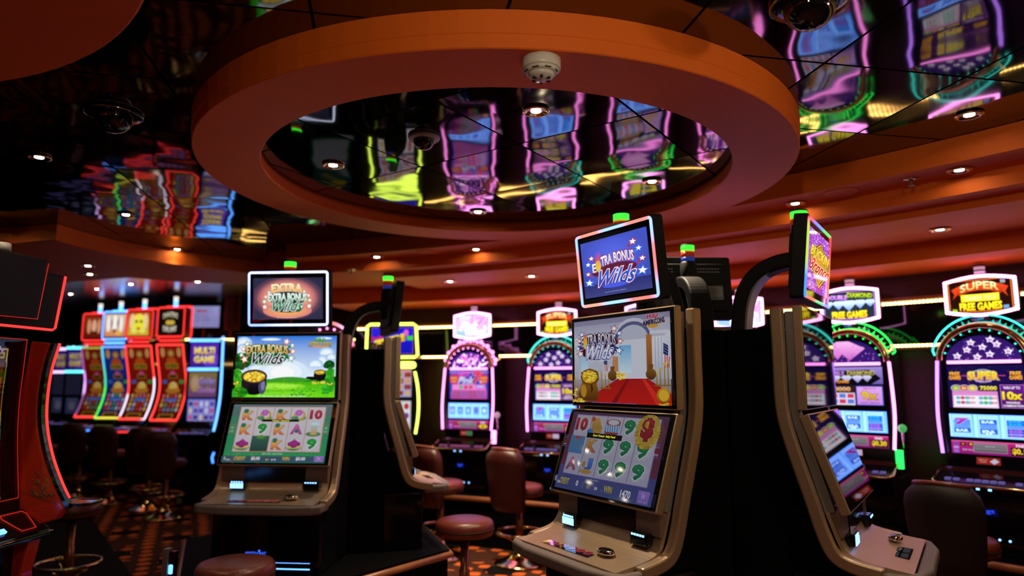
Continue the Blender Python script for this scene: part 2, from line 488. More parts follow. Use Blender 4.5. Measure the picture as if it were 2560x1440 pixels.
D = radians
struct(MB().box(-9.5, 9.5, -6, 11.7, -.12, 0), 'floor', M['carpet'])
struct(MB().prism([(-4.55, 7.59), (-2.55, 4.92), (-1.75, 3.6), (-1.75, -3), (-9, -3), (-9, 7.59)], 0, .004), 'floor_dark_patch', M['dark_patch'])  # thin near-black sheet over the left part of the floor
struct(MB().box(-9.5, 9.5, -6, 11.7, HM, HM + .1), 'ceiling', mirror_tiles('bronze_mirror_tiles', D(11), .594, at_z(2061, 158, HM)))
# perimeter soffit steps, going down towards the wall
s = MB(); arc_band(s, 7.60, 7.87, HS, HM - .002, D(-12), D(75.6)); struct(s, 'ceiling_soffit', M['plaster'])
s = MB(); arc_band(s, 7.86, 8.03, 2.322, HM - .004, D(-12), D(78)); struct(s, 'trim_1', M['plaster'])
s = MB(); arc_band(s, 8.02, 8.79, 2.278, HM - .006, D(-12), D(70.6)); struct(s, 'trim_2', M['plaster'])
s = MB(); arc_band(s, 8.02, 8.79, 2.322, HM - .006, D(70.6), D(79)); struct(s, 'trim_3', M['plaster'])
s = MB(); arc_band(s, 8.78, 9.40, 2.165, HM - .008, D(-12), D(77.6)); struct(s, 'trim_4', M['plaster'])
# lower soffit at the back left
Lp = [(-8.5, 5.5), (-3.72, 4.95), (-3.29, 4.83)] + smooth_path([(-3.29, 4.83), (-3.27, 5.09), (-3.18, 5.45), (-3.0, 5.74), (-2.78, 6.0), (-2.53, 6.27), (-2.16, 6.52)], 5)[1:] + [(-1.86, 5.60), (-1.72, 5.56), (-1.72, 7.15), (-2.2, 7.2), (-2.84, 7.07), (-3.4, 6.91), (-3.76, 6.61), (-4.64, 6.97), (-8.5, 7.7)]
struct(MB().prism(Lp, HS - .001, HM - .003), 'ceiling_bulkhead', M['plaster'])

# the hanging rings
def ring(name, cx, cy, R, r, z):
    mb = MB(); n = 96; v, f = [], []
    prof = [(R + .006, HM - .001), (R + .004, z + .05), (R + .001, z + .046), (R, z + .004), (R - .004, z), (r + .004, z), (r, z + .004), (r + .004, HI - .016), (r + .014, HI - .002), (r + .03, HM - .001)]
    for k in range(n):
        a = 2 * pi * k / n
        for rr, zz in prof: v.append((cx + rr * cos(a), cy + rr * sin(a), zz))
    q = len(prof)
    for k in range(n):
        j = (k + 1) % n
        for i in range(q): f.append((k * q + i, j * q + i, j * q + (i + 1) % q, k * q + (i + 1) % q))
    mb.add(v, f, 0, False)
    return struct(mb, name, M['plaster'])
RX, RY = -.071, 3.40
ring('trim_5', RX, RY, 1.43, 1.146, HS - .0015)
ring('trim_6', -2.113, .828, 1.43, 1.146, HS - .0015)
for nm, cx, cy in (('ceiling_disc', -2.113, .828),): struct(MB().add([(cx + 1.162 * cos(2 * pi * k / 72), cy + 1.162 * sin(2 * pi * k / 72), HI) for k in range(72)], [tuple(range(72))]), nm, mirror_tiles('bronze_mirror_tiles_second', D(-20), .596, Vector((cx, cy, 0))))
mb = MB(); n = 72
mb.add([(RX + 1.162 * cos(2 * pi * k / n), RY + 1.162 * sin(2 * pi * k / n), HI) for k in range(n)], [tuple(range(n))])
struct(mb, 'ceiling_mirror', mirror_tiles('bronze_mirror_tiles_round', D(-34.2), .596, at_z(1296, 360, HI)))

m_ = pbr('dark_satin_ceiling', (.30, .30, .32), .22, metal=1, bump=.3, bscale=5)
struct(MB().prism([(-9.4, 7.75), (-4.64, 7.0), (-3.76, 6.64), (-3.4, 6.94), (-2.84, 7.1), (-2.2, 7.23), (-1.75, 7.18), (-1.75, 9.28), (-4.6, 9.28), (-4.6, 11.25), (-9.4, 11.25)], HM - .0045, HM - .0035), 'ceiling_back', m_)
# curved machine wall and the flat wall of the far aisle
s = MB()
arc_band(s, 9.40, 9.52, 0, 1.635, D(-12), D(77.3), mi=0)
arc_band(s, 9.405, 9.52, 1.635, 1.965, D(-12), D(77.3), mi=1)
arc_band(s, 9.40, 9.52, 1.965, HM - .01, D(-12), D(77.3), mi=0)
struct(s, 'wall_right', [M['dark_wood'], M['black_glass']])
s = MB().box(-4.62, -1.9, 9.3, 9.45, 0, 1.62, 0).box(-4.62, -1.9, 9.31, 9.45, 1.62, 1.99, 1).box(-4.62, -1.9, 9.3, 9.45, 1.99, HM - .001, 1).box(-9.4, -4.63, 11.3, 11.45, 0, HM - .001, 1)
struct(s, 'wall_back', [M['dark_wood'], M['black_glass']])
struct(MB().box(-9.5, -9.4, -6, 11.6, 0, HM - .001), 'wall_left', M['dark_wood'])
# ledges that carry the light strips
s = MB(); arc_band(s, 9.33, 9.398, 1.978, 2.0, D(-12), D(77.2)); struct(s, 'trim_7', M['wood'])
s = MB(); arc_band(s, 9.33, 9.398, 1.628, 1.645, D(-12), D(77.2)); struct(s, 'trim_8', M['wood'])
# wooden step the wall machines stand on
s = MB(); arc_band(s, 8.62, 9.398, .002, .405, D(-12), D(77)); struct(s, 'trim_9', M['black'])

def arc_strip(name, label, r, z, a0, a1):
    t = thing(name, label, 'light strip', (0, 0, 0), 0, 'warm LED strips on the walls')
    c = MB(); arc_band(c, r, r + .039, z - .012, z + .012, D(a0), D(a1), 80); c.build('channel', M['gold_chrome'], t)
    d = MB(); L = r * D(a1 - a0); n = int(L / .026)
    for i in range(n):
        a = D(a0) + (D(a1) - D(a0)) * (i + .5) / n; h = .0088 / r
        x0, y0 = polar(r - .003, a - h); x1, y1 = polar(r - .003, a + h)
        d.add([(x0, y0, z - .0095), (x1, y1, z - .0095), (x1, y1, z + .0095), (x0, y0, z + .0095)], [(3, 2, 1, 0)])
    d.build('led_diodes', M['led_warm'], t)
    return t
arc_strip('led_strip', 'upper warm LED strip along the dark curved wall behind the reel machines', 9.36, 1.962, -8, 77)
arc_strip('led_strip', 'lower warm LED strip along the dark curved wall behind the reel machines', 9.36, 1.655, -8, 77)
for z, lb in ((1.97, 'upper warm LED strip on the far back wall beyond the game row'), (1.64, 'lower warm LED strip on the far back wall beyond the game row')):
    t = thing('led_strip', lb, 'light strip', (0, 0, 0), 0, 'warm LED strips on the walls')
    MB().box(-4.6, -1.95, 9.265, 9.302, z - .012, z + .012).build('channel', M['gold_chrome'], t)
    d = MB()
    for i in range(100): x = -4.58 + i * .0262; d.add([(x, 9.262, z - .009), (x + .017, 9.262, z - .009), (x + .017, 9.262, z + .009), (x, 9.262, z + .009)], [(0, 1, 2, 3)])
    d.build('led_diodes', M['led_warm'], t)
# wooden nosing of the step
s = MB()
P = [(*polar(8.60, D(-12) + D(89) * i / 60), .40) for i in range(61)]
tag(s.tube(P, .022, 8).build('footrest_rail', M['wood']), 'long varnished wooden footrest rail along the black step below the reel machines', 'rail')

# ---------------------------------------------------------------- ceiling fittings
def downlight(px, py, z, label, watts=9, spot=84, loc=None):
    p = Vector(loc) if loc else at_z(px, py, z)
    t = thing('downlight', label, 'ceiling light', p, 0, 'recessed downlights')
    MB().lathe([(.050, -.001), (.056, -.006), (.055, -.010), (.046, -.012), (.040, -.008), (.036, -.004), (.030, -.003)], 28).build('trim_ring', M['gold_chrome'], t)
    MB().lathe([(.0005, -.0075), (.014, -.0085), (.0205, -.007), (.0205, -.0015)], 20, cap=False).build('lens', M['lens'], t)
    if watts:
        li = bpy.data.lights.new('downlight_beam', 'SPOT'); li.energy = watts; li.color = (1, .80, .56)
        li.spot_size = D(spot); li.spot_blend = .7; li.shadow_soft_size = .025
        lo = bpy.data.objects.new('downlight_beam', li); lo.location = p - Vector((0, 0, .02)); COL.objects.link(lo)
    return t
DL = [
 (1340, 275, HI, 'downlight in the round mirror, straight below the smoke detector', 110),
 (833, 411, HI, 'downlight in the round mirror, alone on its dark side', 14),
 (1630, 452, HI, 'downlight in the round mirror amid the green reflection', 90),
 (1195, 528, HI, 'downlight in the round mirror at the rim above the pink machine', 100),
 (2423, 285, HM, 'downlight in the outer mirror tiles above the nearest reel machine', 22),
 (2398, 423, HS, 'downlight on the first soffit step beyond the sprinkler head', 14),
 (1988, 507, HS, 'downlight on the first soffit step above the game sign seen from its edge', 14),
 (2350, 572, 2.278, 'downlight on the wide soffit band above the nearest reel machine', 14),
 (942, 641, HS, 'downlight on the first soffit step beside the gold pot machine sign', 14),
 (1190, 622, HS, 'downlight on the first soffit step below the round mirror', 230),
 (1125, 702, 2.278, 'downlight on the wide soffit band above the pink machine', 18),
 (1329, 689, 2.278, 'downlight on the wide soffit band between the pink and the teal machines', 18),
 (98, 391, HM, 'downlight in the dark mirror beside the blue and green reflections', 5),
 (315, 535, HM, 'downlight in the dark mirror amid the reflected red machines', 4),
 (443, 622, HM, 'downlight at the mirror edge above the red curved machines', 5),
 (220, 663, HS, 'downlight on the low red soffit, nearer of the close pair', 3),
 (225, 684, HS, 'downlight on the low red soffit, farther of the close pair', 1.2),
 (98, 670, HS, 'downlight on the low red soffit above the red neon game sign', 4),
 (494, 703, HS, 'downlight at the far edge of the low red soffit above the wall screen', 5),
]
for a in DL: downlight(*a, spot=60 if a[2] == HS and a[1] > 400 and a[0] > 800 else 84)
for i, (px, py, lb) in enumerate(((327, 709, 'third downlight of the far dark ceiling, above the purple fronted machine row'), (242, 721, 'second downlight of the far dark ceiling, beyond the red machines'), (177, 734, 'first downlight of the far dark ceiling, farthest over the aisle'))):
    downlight(px, py, HM, lb, 3)
# the field of downlights over the visitors' heads, mirrored in the tilted game screens
for i, (x, y) in enumerate(((-1.82, 2.34), (-2.63, 2.13), (-1.6, -.4), (.3, .7), (1.5, 1.6), (1.7, .1), (-3.3, .9), (-.4, -1.5), (-3.66, 4.55), (-3.76, 4.16), (-4.04, 4.36), (-4.62, 4.75), (-4.16, 4.8), (-4.97, 4.52), (-4.62, 4.28))):
    downlight(0, 0, HM, ['overhead downlight between the two hanging rings', 'overhead downlight behind the second hanging ring', 'overhead downlight under the second hanging ring', 'overhead downlight before the main hanging ring', 'overhead downlight beside the main ring, towards the buck game sign', 'overhead downlight over the entry aisle', 'overhead downlight beyond the second ring, above the red winged machine', 'overhead downlight farthest back over the aisle', 'downlight beyond the winged machine, first of the side aisle', 'downlight beyond the winged machine, over the low soffit side', 'downlight beyond the winged machine, second of the side aisle', 'downlight beyond the winged machine, deep in the side aisle', 'downlight beyond the winged machine, at the entry of the side aisle', 'downlight beyond the winged machine, last of the side aisle', 'downlight beyond the winged machine, in the middle of the side aisle'][i], (14, 4, 4, 40, 32, 20, 3, 10, 0, 0, 0, 0, 0, 0, 0)[i], 110, (x, y, HS if 1.146 < hypot(x + 2.113, y - .828) < 1.43 else HI if hypot(x + 2.113, y - .828) < 1.146 else HM))

for x, y, e in ((.3, .7, 20), (1.5, 1.6, 6)):  # unseen point lights added to brighten the near edge of the main ring
    li = bpy.data.lights.new('added_fill', 'POINT'); li.energy = e; li.color = (1, .80, .55); li.shadow_soft_size = .03
    lo = bpy.data.objects.new('added_fill', li); lo.location = (x, y, HM - .10); COL.objects.link(lo)
p = at_z(1353, 150, HS)
t = thing('smoke_detector', 'white smoke detector on the underside of the orange ceiling ring', 'smoke detector', p)
MB().lathe([(.062, 0), (.062, -.032), (.060, -.036)], 32).build('base', M['white_plastic'], t)
MB().lathe([(.058, -.036), (.050, -.046), (.046, -.048)], 32).build('collar', M['white_plastic'], t)
mb = MB()
for k in range(8): mb.box(.032, .0528, -.010, .010, -.0458, -.041, 0, Matrix.Rotation(D(22 + 45 * k), 4, 'Z'))
mb.build('vent_opening', M['slot_black'], t)
mb = MB().lathe([(.044, -.047), (.036, -.060), (.014, -.068), (.0005, -.069)], 24)
mb.build('sensor_cap', M['white_plastic'], t)
mb = MB()
for k in range(6): mb.box(.018, .031, -.0042, .0042, -.0672, -.060, 0, Matrix.Rotation(D(30 + 60 * k), 4, 'Z'))
mb.build('sensor_opening', M['slot_black'], t)

def dome(p, r, label, white=True, gr=''):
    t = thing('dome_camera', label, 'security camera', p, 0, 'dome cameras on the mirror ceiling')
    MB().lathe([(r * 1.5, -.001), (r * 1.5, -.008), (r * 1.42, -.014), (r * 1.02, -.016)], 36).build('flange', M['grey_plastic'] if white else M['gloss_black'], t)
    MB().lathe([(r, -.014)] + [(max(.0005, r * cos(pi / 2 * k / 8)), -.018 - r * .92 * sin(pi / 2 * k / 8)) for k in range(9)], 36).build('dome', M['screen_glass'], t)
    if white:
        mb = MB()
        for k in range(3): mb.lathe([(.004, -.0165), (.004, -.0175)], 10, 0, None, r * 1.25 * cos(2.1 * k + .5), r * 1.25 * sin(2.1 * k + .5))
        mb.build('screw', M['slot_black'], t)
    else: MB().lathe([(r * 1.5, -.0085), (r * 1.53, -.010), (r * 1.5, -.0125)], 40, cap=False).build('rim', M['chrome'], t)
dome(at_z(1060, 342, HI), .047, 'security dome with a pale grey flange in the round mirror')
dome(at_z(2022, 5, HM), .075, 'dark security dome with thin chrome rim beyond the ring, above the buck game sign', False)
dome(at_z(285, 283, HM), .075, 'dark security dome barely visible in the unlit mirror tiles', False)

for px, py, z, lb in ((2277, 447, HS, 'sprinkler head on the soffit step near the curved edge, above the nearest reel machine'), (878, 674, 2.322, 'sprinkler head on the soffit beside the gold pot machine')):
    t = thing('sprinkler_head', lb, 'sprinkler', at_z(px, py, z))
    MB().lathe([(.036, -.0005), (.034, -.006), (.016, -.009)], 20).build('escutcheon', M['chrome'], t)
    MB().lathe([(.008, -.008), (.008, -.034)], 10).lathe([(.017, -.034), (.017, -.037)], 14).build('nozzle', M['panel_brown'], t)
for px, py, z, lb in ((2103, 480, HS, 'round orange ceiling loudspeaker between downlight and sprinkler'), (1068, 629, HS, 'round orange ceiling loudspeaker on the step below the round mirror')):
    t = thing('ceiling_speaker', lb, 'speaker', at_z(px, py, z))
    MB().lathe([(.088, -.0005), (.088, -.006), (.078, -.0075)], 32).build('rim', M['plaster'], t)
    MB().lathe([(.077, -.0005), (.076, -.0045), (.0005, -.005)], 32).build('grille', M['plaster'], t)
# ---------------------------------------------------------------- pictures for the tall dual-screen machines
def title_bonus(a, cx, cy, w, gold, green, flame=False, vs=1.):
    """the game's lettering with its stars"""
    k = w / 500; kv = k * vs
    for dx, dy, r, c in ((-215, -75, 28, green[0]), (-250, -25, 25, green[1]), (-270, 35, 24, green[0]), (-235, 80, 34, green[1]), (200, -100, 30, green[1]), (262, -60, 24, green[0]), (270, 0, 26, green[1]), (255, 70, 34, green[0])):
        sx = 1 if dx < 0 else -1
        a.poly([(cx + (dx - 18) * k, cy + (dy + 14) * kv), (cx + dx * k, cy + (dy - 20) * kv), (cx + (dx + sx * 75) * k, cy + (dy * .4 - 4) * kv), (cx + (dx + sx * 75) * k, cy + (dy * .4 + 30) * kv)], c, '#301010' if flame else '#0c3512')
        a.star(cx + dx * k, cy + dy * kv, r * k * (vs ** .4), '#ffffff', 15 if dx > 0 else -15, c)
    a.ell(cx, cy + 75 * kv, 205 * k, 62 * kv, green[2])
    a.ell(cx, cy - 4 * kv, 232 * k, 66 * kv, green[2])
    a.ell(cx, cy + 128 * kv, 120 * k, 14 * kv, '#e8f0e8'); a.ell(cx, cy + 122 * kv, 126 * k, 14 * kv, green[2])
    a.text('EXTRA BONUS', cx, cy - 12 * kv, 436 * k, 88 * kv, gold[0], gold[1], [green[2], '#0c0c0c'], .03, .03, 0, 0, 18 * kv)
    if flame:
        a.ell(cx - 166 * k, cy - 8 * kv, 28 * k, 52 * kv, '#f2a51c', 14, '#e8d060')
        for i in range(5): a.poly([(cx + (-188 + 12 * i) * k, cy - 45 * kv), (cx + (-180 + 12 * i) * k, cy - 45 * kv), (cx + (-180 + 11 * i) * k, cy - (88 + 9 * (i % 3)) * kv)], '#e0485c')
    a.text('Wilds', cx + 5 * k, cy + 74 * kv, 350 * k, 112 * kv, *green[3], .04, .022, .45 / vs, 0, 0)

def art_gold_pot_top():
    a = Art(1045, 625, .582, .345, .95, 65, 735)
    a.rect(65, 735, 1110, 1150, '#2a78dc', '#e4f2ff')
    for x, y, rx, ry in ((130, 800, 90, 60), (120, 880, 60, 70), (1010, 900, 80, 45), (1060, 950, 50, 36), (970, 990, 60, 60), (420, 768, 110, 16), (900, 1020, 80, 46), (980, 760, 90, 14), (300, 1060, 120, 40)): a.cloud(x, y, rx, ry)
    for k, c in ((1, '#d8ecfd'), (.75, '#ecf6ff'), (.45, '#fbfdff')): a.ell(560, 1110, 270 * k, 140 * k, c)
    a.ell(330, 1225, 330, 52, '#2f8a22', 30, '#3fa01e'); a.ell(640, 1215, 260, 62, '#3a962a', 30, '#45a824'); a.ell(960, 1230, 220, 50, '#2a8220', 30, '#3a9a1e')
    a.rect(65, 1205, 1110, 1360, '#49b312', '#6fe01a')
    a.ell(480, 1250, 330, 36, '#8fe02e'); a.ell(480, 1246, 250, 22, '#a8f046'); a.ell(560, 1330, 380, 30, '#7fe024')
    for i in range(150): a.ell(random.uniform(75, 1100), random.uniform(1215, 1352), random.uniform(6, 22), 2.6, random.choice(('#57c018', '#3fa012', '#8ae838', '#6fd022')), 6)
    DK, LT = ('#0a4a18', '#0d5f1e', '#107026', '#063810'), ('#2a9a1e', '#35b020', '#1f8418', '#48c82a')
    a.bush(110, 1000, 95, 85, DK, 50); a.bush(185, 1010, 50, 45, DK, 20); a.rect(100, 1070, 125, 1120, '#3a2a10')
    a.bush(1055, 1030, 60, 48, DK, 30); a.bush(1020, 1045, 30, 24, DK, 12); a.rect(1050, 1070, 1066, 1110, '#3a2a10')
    a.bush(1075, 1150, 70, 90, LT, 50); a.bush(1050, 1250, 70, 60, LT, 36); a.bush(95, 1150, 70, 80, LT, 36)
    # kettle of coins
    a.ell(282, 1225, 135, 112, '#15161f', 28, '#07070b'); a.ell(370, 1250, 40, 80, '#4a4a6a'); a.ell(376, 1240, 20, 50, '#7b7ba8')
    a.ell(280, 1150, 138, 72, '#26222c'); a.ell(280, 1152, 118, 56, '#b98a16'); a.coins(280, 1152, 100, 46, 46, 17)
    a.bush(120, 1315, 110, 56, ('#1a8416', '#23a01c', '#0f6a10', '#2fb828'), 46)
    a.coins(110, 1215, 35, 15, 9, 12)
    # second, smaller kettle
    a.ell(968, 1140, 64, 55, '#14141c', 22, '#08080c'); a.ell(968, 1108, 62, 28, '#1e1c22'); a.ell(968, 1110, 52, 21, '#b98a16'); a.coins(968, 1108, 42, 15, 18, 9)
    a.coins(960, 1212, 90, 12, 16, 10); a.coins(1080, 1225, 30, 10, 6, 9)
    for i in range(30): a.ell(random.uniform(680, 960), random.uniform(1270, 1345), 12, 9, random.choice(('#2f9416', '#3fae1c', '#58c828')), 8)
    for cx, cy, r in ((1035, 1290, 36), (90, 1330, 30)):
        for d in (45, 135, 225, 315): a.ell(cx + r * .7 * cos(radians(d)), cy + r * .7 * sin(radians(d)), r * .62, r * .5, '#36c428', 12, '#1d8c1a')
    title_bonus(a, 412, 895, 500, ('#fff0b0', '#d8a040'), ('#1f8a4a', '#d8743a', '#0d4a20', ('#0a0a18', '#101030', ['#2f9a4a', '#ffffff'])))
    a.text('WILD', 960, 780, 110, 38, '#7fe02a', '#2fae1e', '#0a3a0a'); a.text("LEPRE'COINS", 963, 822, 236, 52, '#e8d83a', '#c08a1c', '#1c4a10'); a.poly([(870, 838), (1060, 838), (1010, 856), (920, 856)], '#e0952a')
    a.text('WILD GAME AND ARTWORK COPYRIGHT ALL RIGHTS RESERVED', 580, 1347, 500, 12, '#e8f0e8', res=1)
    return a

def king(a, x, y, s):
    a.text('K', x, y + 12 * s, 115 * s, 105 * s, '#f0d070', '#e0622a', '#b8502a', .03, .03)
    for d in (45, 135, 225, 315): a.ell(x - 28 * s + 15 * s * cos(radians(d)), y - 42 * s + 15 * s * sin(radians(d)), 17 * s, 15 * s, '#2f8068', 10)
    a.poly([(x + 5 * s, y + 5 * s), (x + 55 * s, y - 42 * s), (x + 60 * s, y - 34 * s), (x + 14 * s, y + 18 * s)], '#c9a48a')
def nine(a, x, y, w, h, c1='#2fae4a', c2='#1c7a34', edge=('#1c6a30', '#e4e8ec')):
    a.text('9', x, y, w, h, c1, c2, list(edge)[::-1], .03, .045)

def art_gold_pot_reels():
    a = Art(1150, 680, .572, .325, .62, 0, 0)
    a.rect(0, 0, 1150, 680, '#5d7a80', '#2f8a5c')
    a.rect(0, 300, 1150, 600, '#2f8a62', '#2f9a58'); a.rect(0, 0, 1150, 30, '#6a8088')
    for x in (20, 60, 1110, 1140):
        for y in range(160, 620, 46): a.ell(x, y, 22, 15, '#3aa470'); a.ell(x + 3, y, 14, 9, '#2f8a5c')
    for i in range(24): a.ell(70 + 44 * i, 590, 20, 14, '#3aa068')
    a.rect(92, 28, 1088, 562, '#c08a70')
    for i in range(5): a.rect(100 + 197 * i, 36, 290 + 197 * i, 554, '#d9d4da', '#cfc8d2')
    cx = [195 + 197 * i for i in range(5)]; cy = (125, 295, 470)
    for i, j in ((0, 0), (0, 1), (2, 0), (2, 1), (2, 2)): king(a, cx[i], cy[j], 1)
    for i in (1, 3):
        a.ell(cx[i], cy[0] + 40, 88, 34, '#5f9a78'); a.ell(cx[i] + 8, cy[0] + 10, 66, 62, '#cfa83a'); a.ell(cx[i] + 8, cy[0] + 4, 42, 44, '#d8d4dc'); 
        for d in range(6): a.ell(cx[i] - 5 + 26 * cos(d), cy[0] - 20 + 22 * sin(d), 20, 18, '#c86ac8')
        a.ell(cx[i] - 25, cy[0] + 40, 26, 20, '#3f9a68')
    a.text('10', cx[4], cy[0], 140, 110, '#c8405a', '#a82a44', ['#d8d4da', '#8a2a3c'], .02, .045)
    nine(a, cx[1], cy[1], 100, 120); nine(a, cx[4], cy[2], 104, 122)
    a.text('A', cx[3], cy[1] + 5, 130, 110, '#e46ac0', '#b84a9a', '#8a4a7a', .025, .03); a.ell(cx[3] + 5, cy[1] + 26, 22, 22, '#2f7a62')
    a.ell(cx[4], cy[1] + 60, 88, 28, '#5a8a6a'); a.poly([(cx[4] - 40, cy[1] - 70), (cx[4] + 45, cy[1] - 70), (cx[4] + 36, cy[1] + 70), (cx[4] - 32, cy[1] + 70)], '#a8d4ea', '#d8a83a'); a.ell(cx[4] + 5, cy[1] - 60, 50, 20, '#cfe8f4')
    for i in (0, 3):
        a.ell(cx[i], cy[2] + 45, 88, 32, '#54805a')
        for d in range(7): a.ell(cx[i] - 66 + 22 * d, cy[2] + 34, 10, 26, '#d8d078')
        for x, y, r in ((-40, 0, 34), (0, -16, 40), (42, 0, 34), (0, 16, 40)): a.ell(cx[i] + x, cy[2] + y, r, r * .75, '#b03a9a', 12, '#8a2a6a')
        a.star(cx[i], cy[2] - 48, 16, '#b04aa0')
    a.rect(295, 378, 492, 556, '#3f6a5c', '#2f4a44'); a.ell(400, 398, 60, 22, '#3f8a4a'); a.ell(396, 388, 40, 18, '#6a9a3a')
    a.rect(372, 185, 800, 212, '#10140f'); a.text('Stacker  Attached', 590, 198, 190, 18, '#f4f020', res=1, bold=.02, g=1.6)
    for x in (18, 1092):
        a.frame(x - 8, 240, x + 62, 345, 5, '#b06a5a'); a.text('40', x + 27, 285, 36, 32, '#8ae0a0'); a.text('LINES', x + 27, 325, 46, 14, '#c8e8d0', res=1)
    a.text('Game Over - Insert Credit', 560, 582, 230, 18, '#e8f0f0', res=1)
    a.rect(0, 612, 1150, 680, '#44606a', '#3a5a78')
    a.text('CREDIT', 205, 640, 128, 44, '#e8d060', '#d0a038', '#4a4020', .02, .03); a.text('$0.00', 385, 640, 100, 44, '#f4f4f8', None, '#50606a', .015, .03)
    a.text('BET', 520, 652, 38, 22, '#e0c850'); a.text('$0.00', 590, 652, 56, 22, '#f4f4f8'); a.text('WIN', 725, 640, 84, 44, '#e8d060', '#d0a038', '#4a4020', .02, .03); a.text('$0.00', 890, 640, 106, 44, '#f4f4f8', None, '#50606a', .015, .03)
    a.rect(1040, 608, 1146, 670, '#a878e0', '#8a60d0'); a.text('2c', 1092, 632, 36, 28, '#f0d870'); a.text('CREDIT VALUE', 1092, 660, 84, 10, '#e8d890', res=1)
    a.ell(35, 640, 10, 20, '#b8c8b0'); a.rect(52, 646, 100, 664, '#b0b8b8')
    return a

def art_topper_shamrock():
    a = Art(740, 430, .412, .238, 1.0, 225, 140)
    a.rect(225, 140, 965, 570, '#2c2c48', '#30304c')
    a.radial(590, 350, 390, 240, [(0, '#fff0e8'), (.45, '#f8a890'), (.68, '#d8807a'), (.86, '#6a4458'), (1, '#30304c')])
    a.radial(590, 480, 260, 80, [(0, '#f8b060'), (.6, '#f0a070'), (1, '#d8807a')])
    for x, y, r, c in ((395, 290, 20, '#2f9a4a'), (360, 335, 20, '#d8743a'), (345, 385, 24, '#2f9a4a'), (350, 440, 28, '#c85a3a'), (770, 285, 18, '#2f9a4a'), (815, 325, 20, '#d8743a'), (828, 375, 22, '#2f9a4a'), (822, 435, 28, '#c85a3a')): a.star(x, y, r, '#ffffff', 0, c)
    a.ell(590, 350, 210, 70, '#23302a'); a.ell(590, 450, 170, 50, '#1f3a2c')
    a.text('EXTRA', 585, 250, 330, 82, '#fff6c8', '#f0b050', ['#5a3a10', '#f8e8c0'], .03, .035, 0, 0, 12)
    a.text('EXTRA BONUS', 590, 345, 410, 76, '#f4fff8', '#bfe8d0', ['#0c3a22', '#e8f8ee'], .02, .03, 0, 0, 10)
    a.text('Wilds', 585, 430, 340, 108, '#1f8a5a', '#0c6a44', ['#145a3c', '#ffffff'], .035, .022, .45)
    a.text('MALFUNCTION VOIDS ALL PAYS AND PLAYS', 585, 552, 210, 8, '#f0e0d8', res=1)
    return a

def art_topper_stars():
    a = Art(820, 820, .412, .238, 1.0, 0, 0)
    a.rect(0, 0, 820, 820, '#4656c8', '#3a4aa8'); a.radial(400, 300, 420, 420, [(0, '#5a6ee8'), (.6, '#4a5cd8'), (1, '#4452bc')])
    a.rect(0, 640, 820, 820, '#2a2f70', '#3c4286')
    for x, y, r, c in ((130, 250, 34, '#b03a5a'), (80, 330, 34, '#3a6ad8'), (70, 470, 30, '#c0384c'), (75, 600, 48, '#3a7ae8'), (655, 150, 44, '#b02a44'), (715, 255, 36, '#3a7ae8'), (745, 400, 36, '#b83048'), (735, 560, 54, '#3a7ae8')):
        a.poly([(x - 20, y), (x + 20, y), (x + (70 if x < 400 else -50), y + 60), (x + (40 if x < 400 else -80), y + 50)], c); a.star(x, y, r, '#ffffff', 10, c)
    a.ell(400, 470, 280, 90, '#5a1c3c'); a.ell(420, 620, 250, 110, '#3a44b0')
    a.text('E', 160, 400, 50, 130, '#ffffff', '#d0d0e8', '#802a48', .04, .03); a.ell(215, 380, 36, 90, '#f0a028', 14, '#e8d05a')
    for i in range(6): a.poly([(190 + 9 * i, 300), (200 + 9 * i, 300), (196 + 12 * i, 190 - 20 * (i % 3))], '#d84a6a')
    a.text('TRA BONUS', 455, 335, 400, 145, '#ffffff', '#c4c8ea', ['#802a48', '#a8488a'], .035, .03, 0, 0, 30)
    a.text('Wilds', 420, 570, 480, 230, '#3f5ed0', '#2a44b4', ['#b83858', '#ffffff'], .03, .022, .4)
    a.ell(400, 690, 150, 30, '#4a5ae0'); a.text('ALL PAYS SHOWN IN CREDITS', 400, 775, 260, 9, '#c8c8e8', res=1)
    return a

def flag(a, x, y, w, h):
    for i in range(7): a.poly([(x + i * w / 7, y + h * .1 * i), (x + (i + 1) * w / 7, y + h * .1 * (i + 1)), (x + (i + .6) * w / 7, y + h), (x + (i - .4) * w / 7, y + h * .92)], '#b02a38' if i % 2 else '#e8e0e8')
    a.poly([(x, y), (x + w * .7, y + h * .12), (x + w * .66, y + h * .5), (x - w * .05, y + h * .42)], '#1c2a6a')
    for i in range(12): a.ell(x + w * (.1 + .18 * (i % 4)), y + h * (.1 + .11 * (i // 4) + .03 * (i % 4)), w * .04, h * .018, '#e0e0f0', 5)

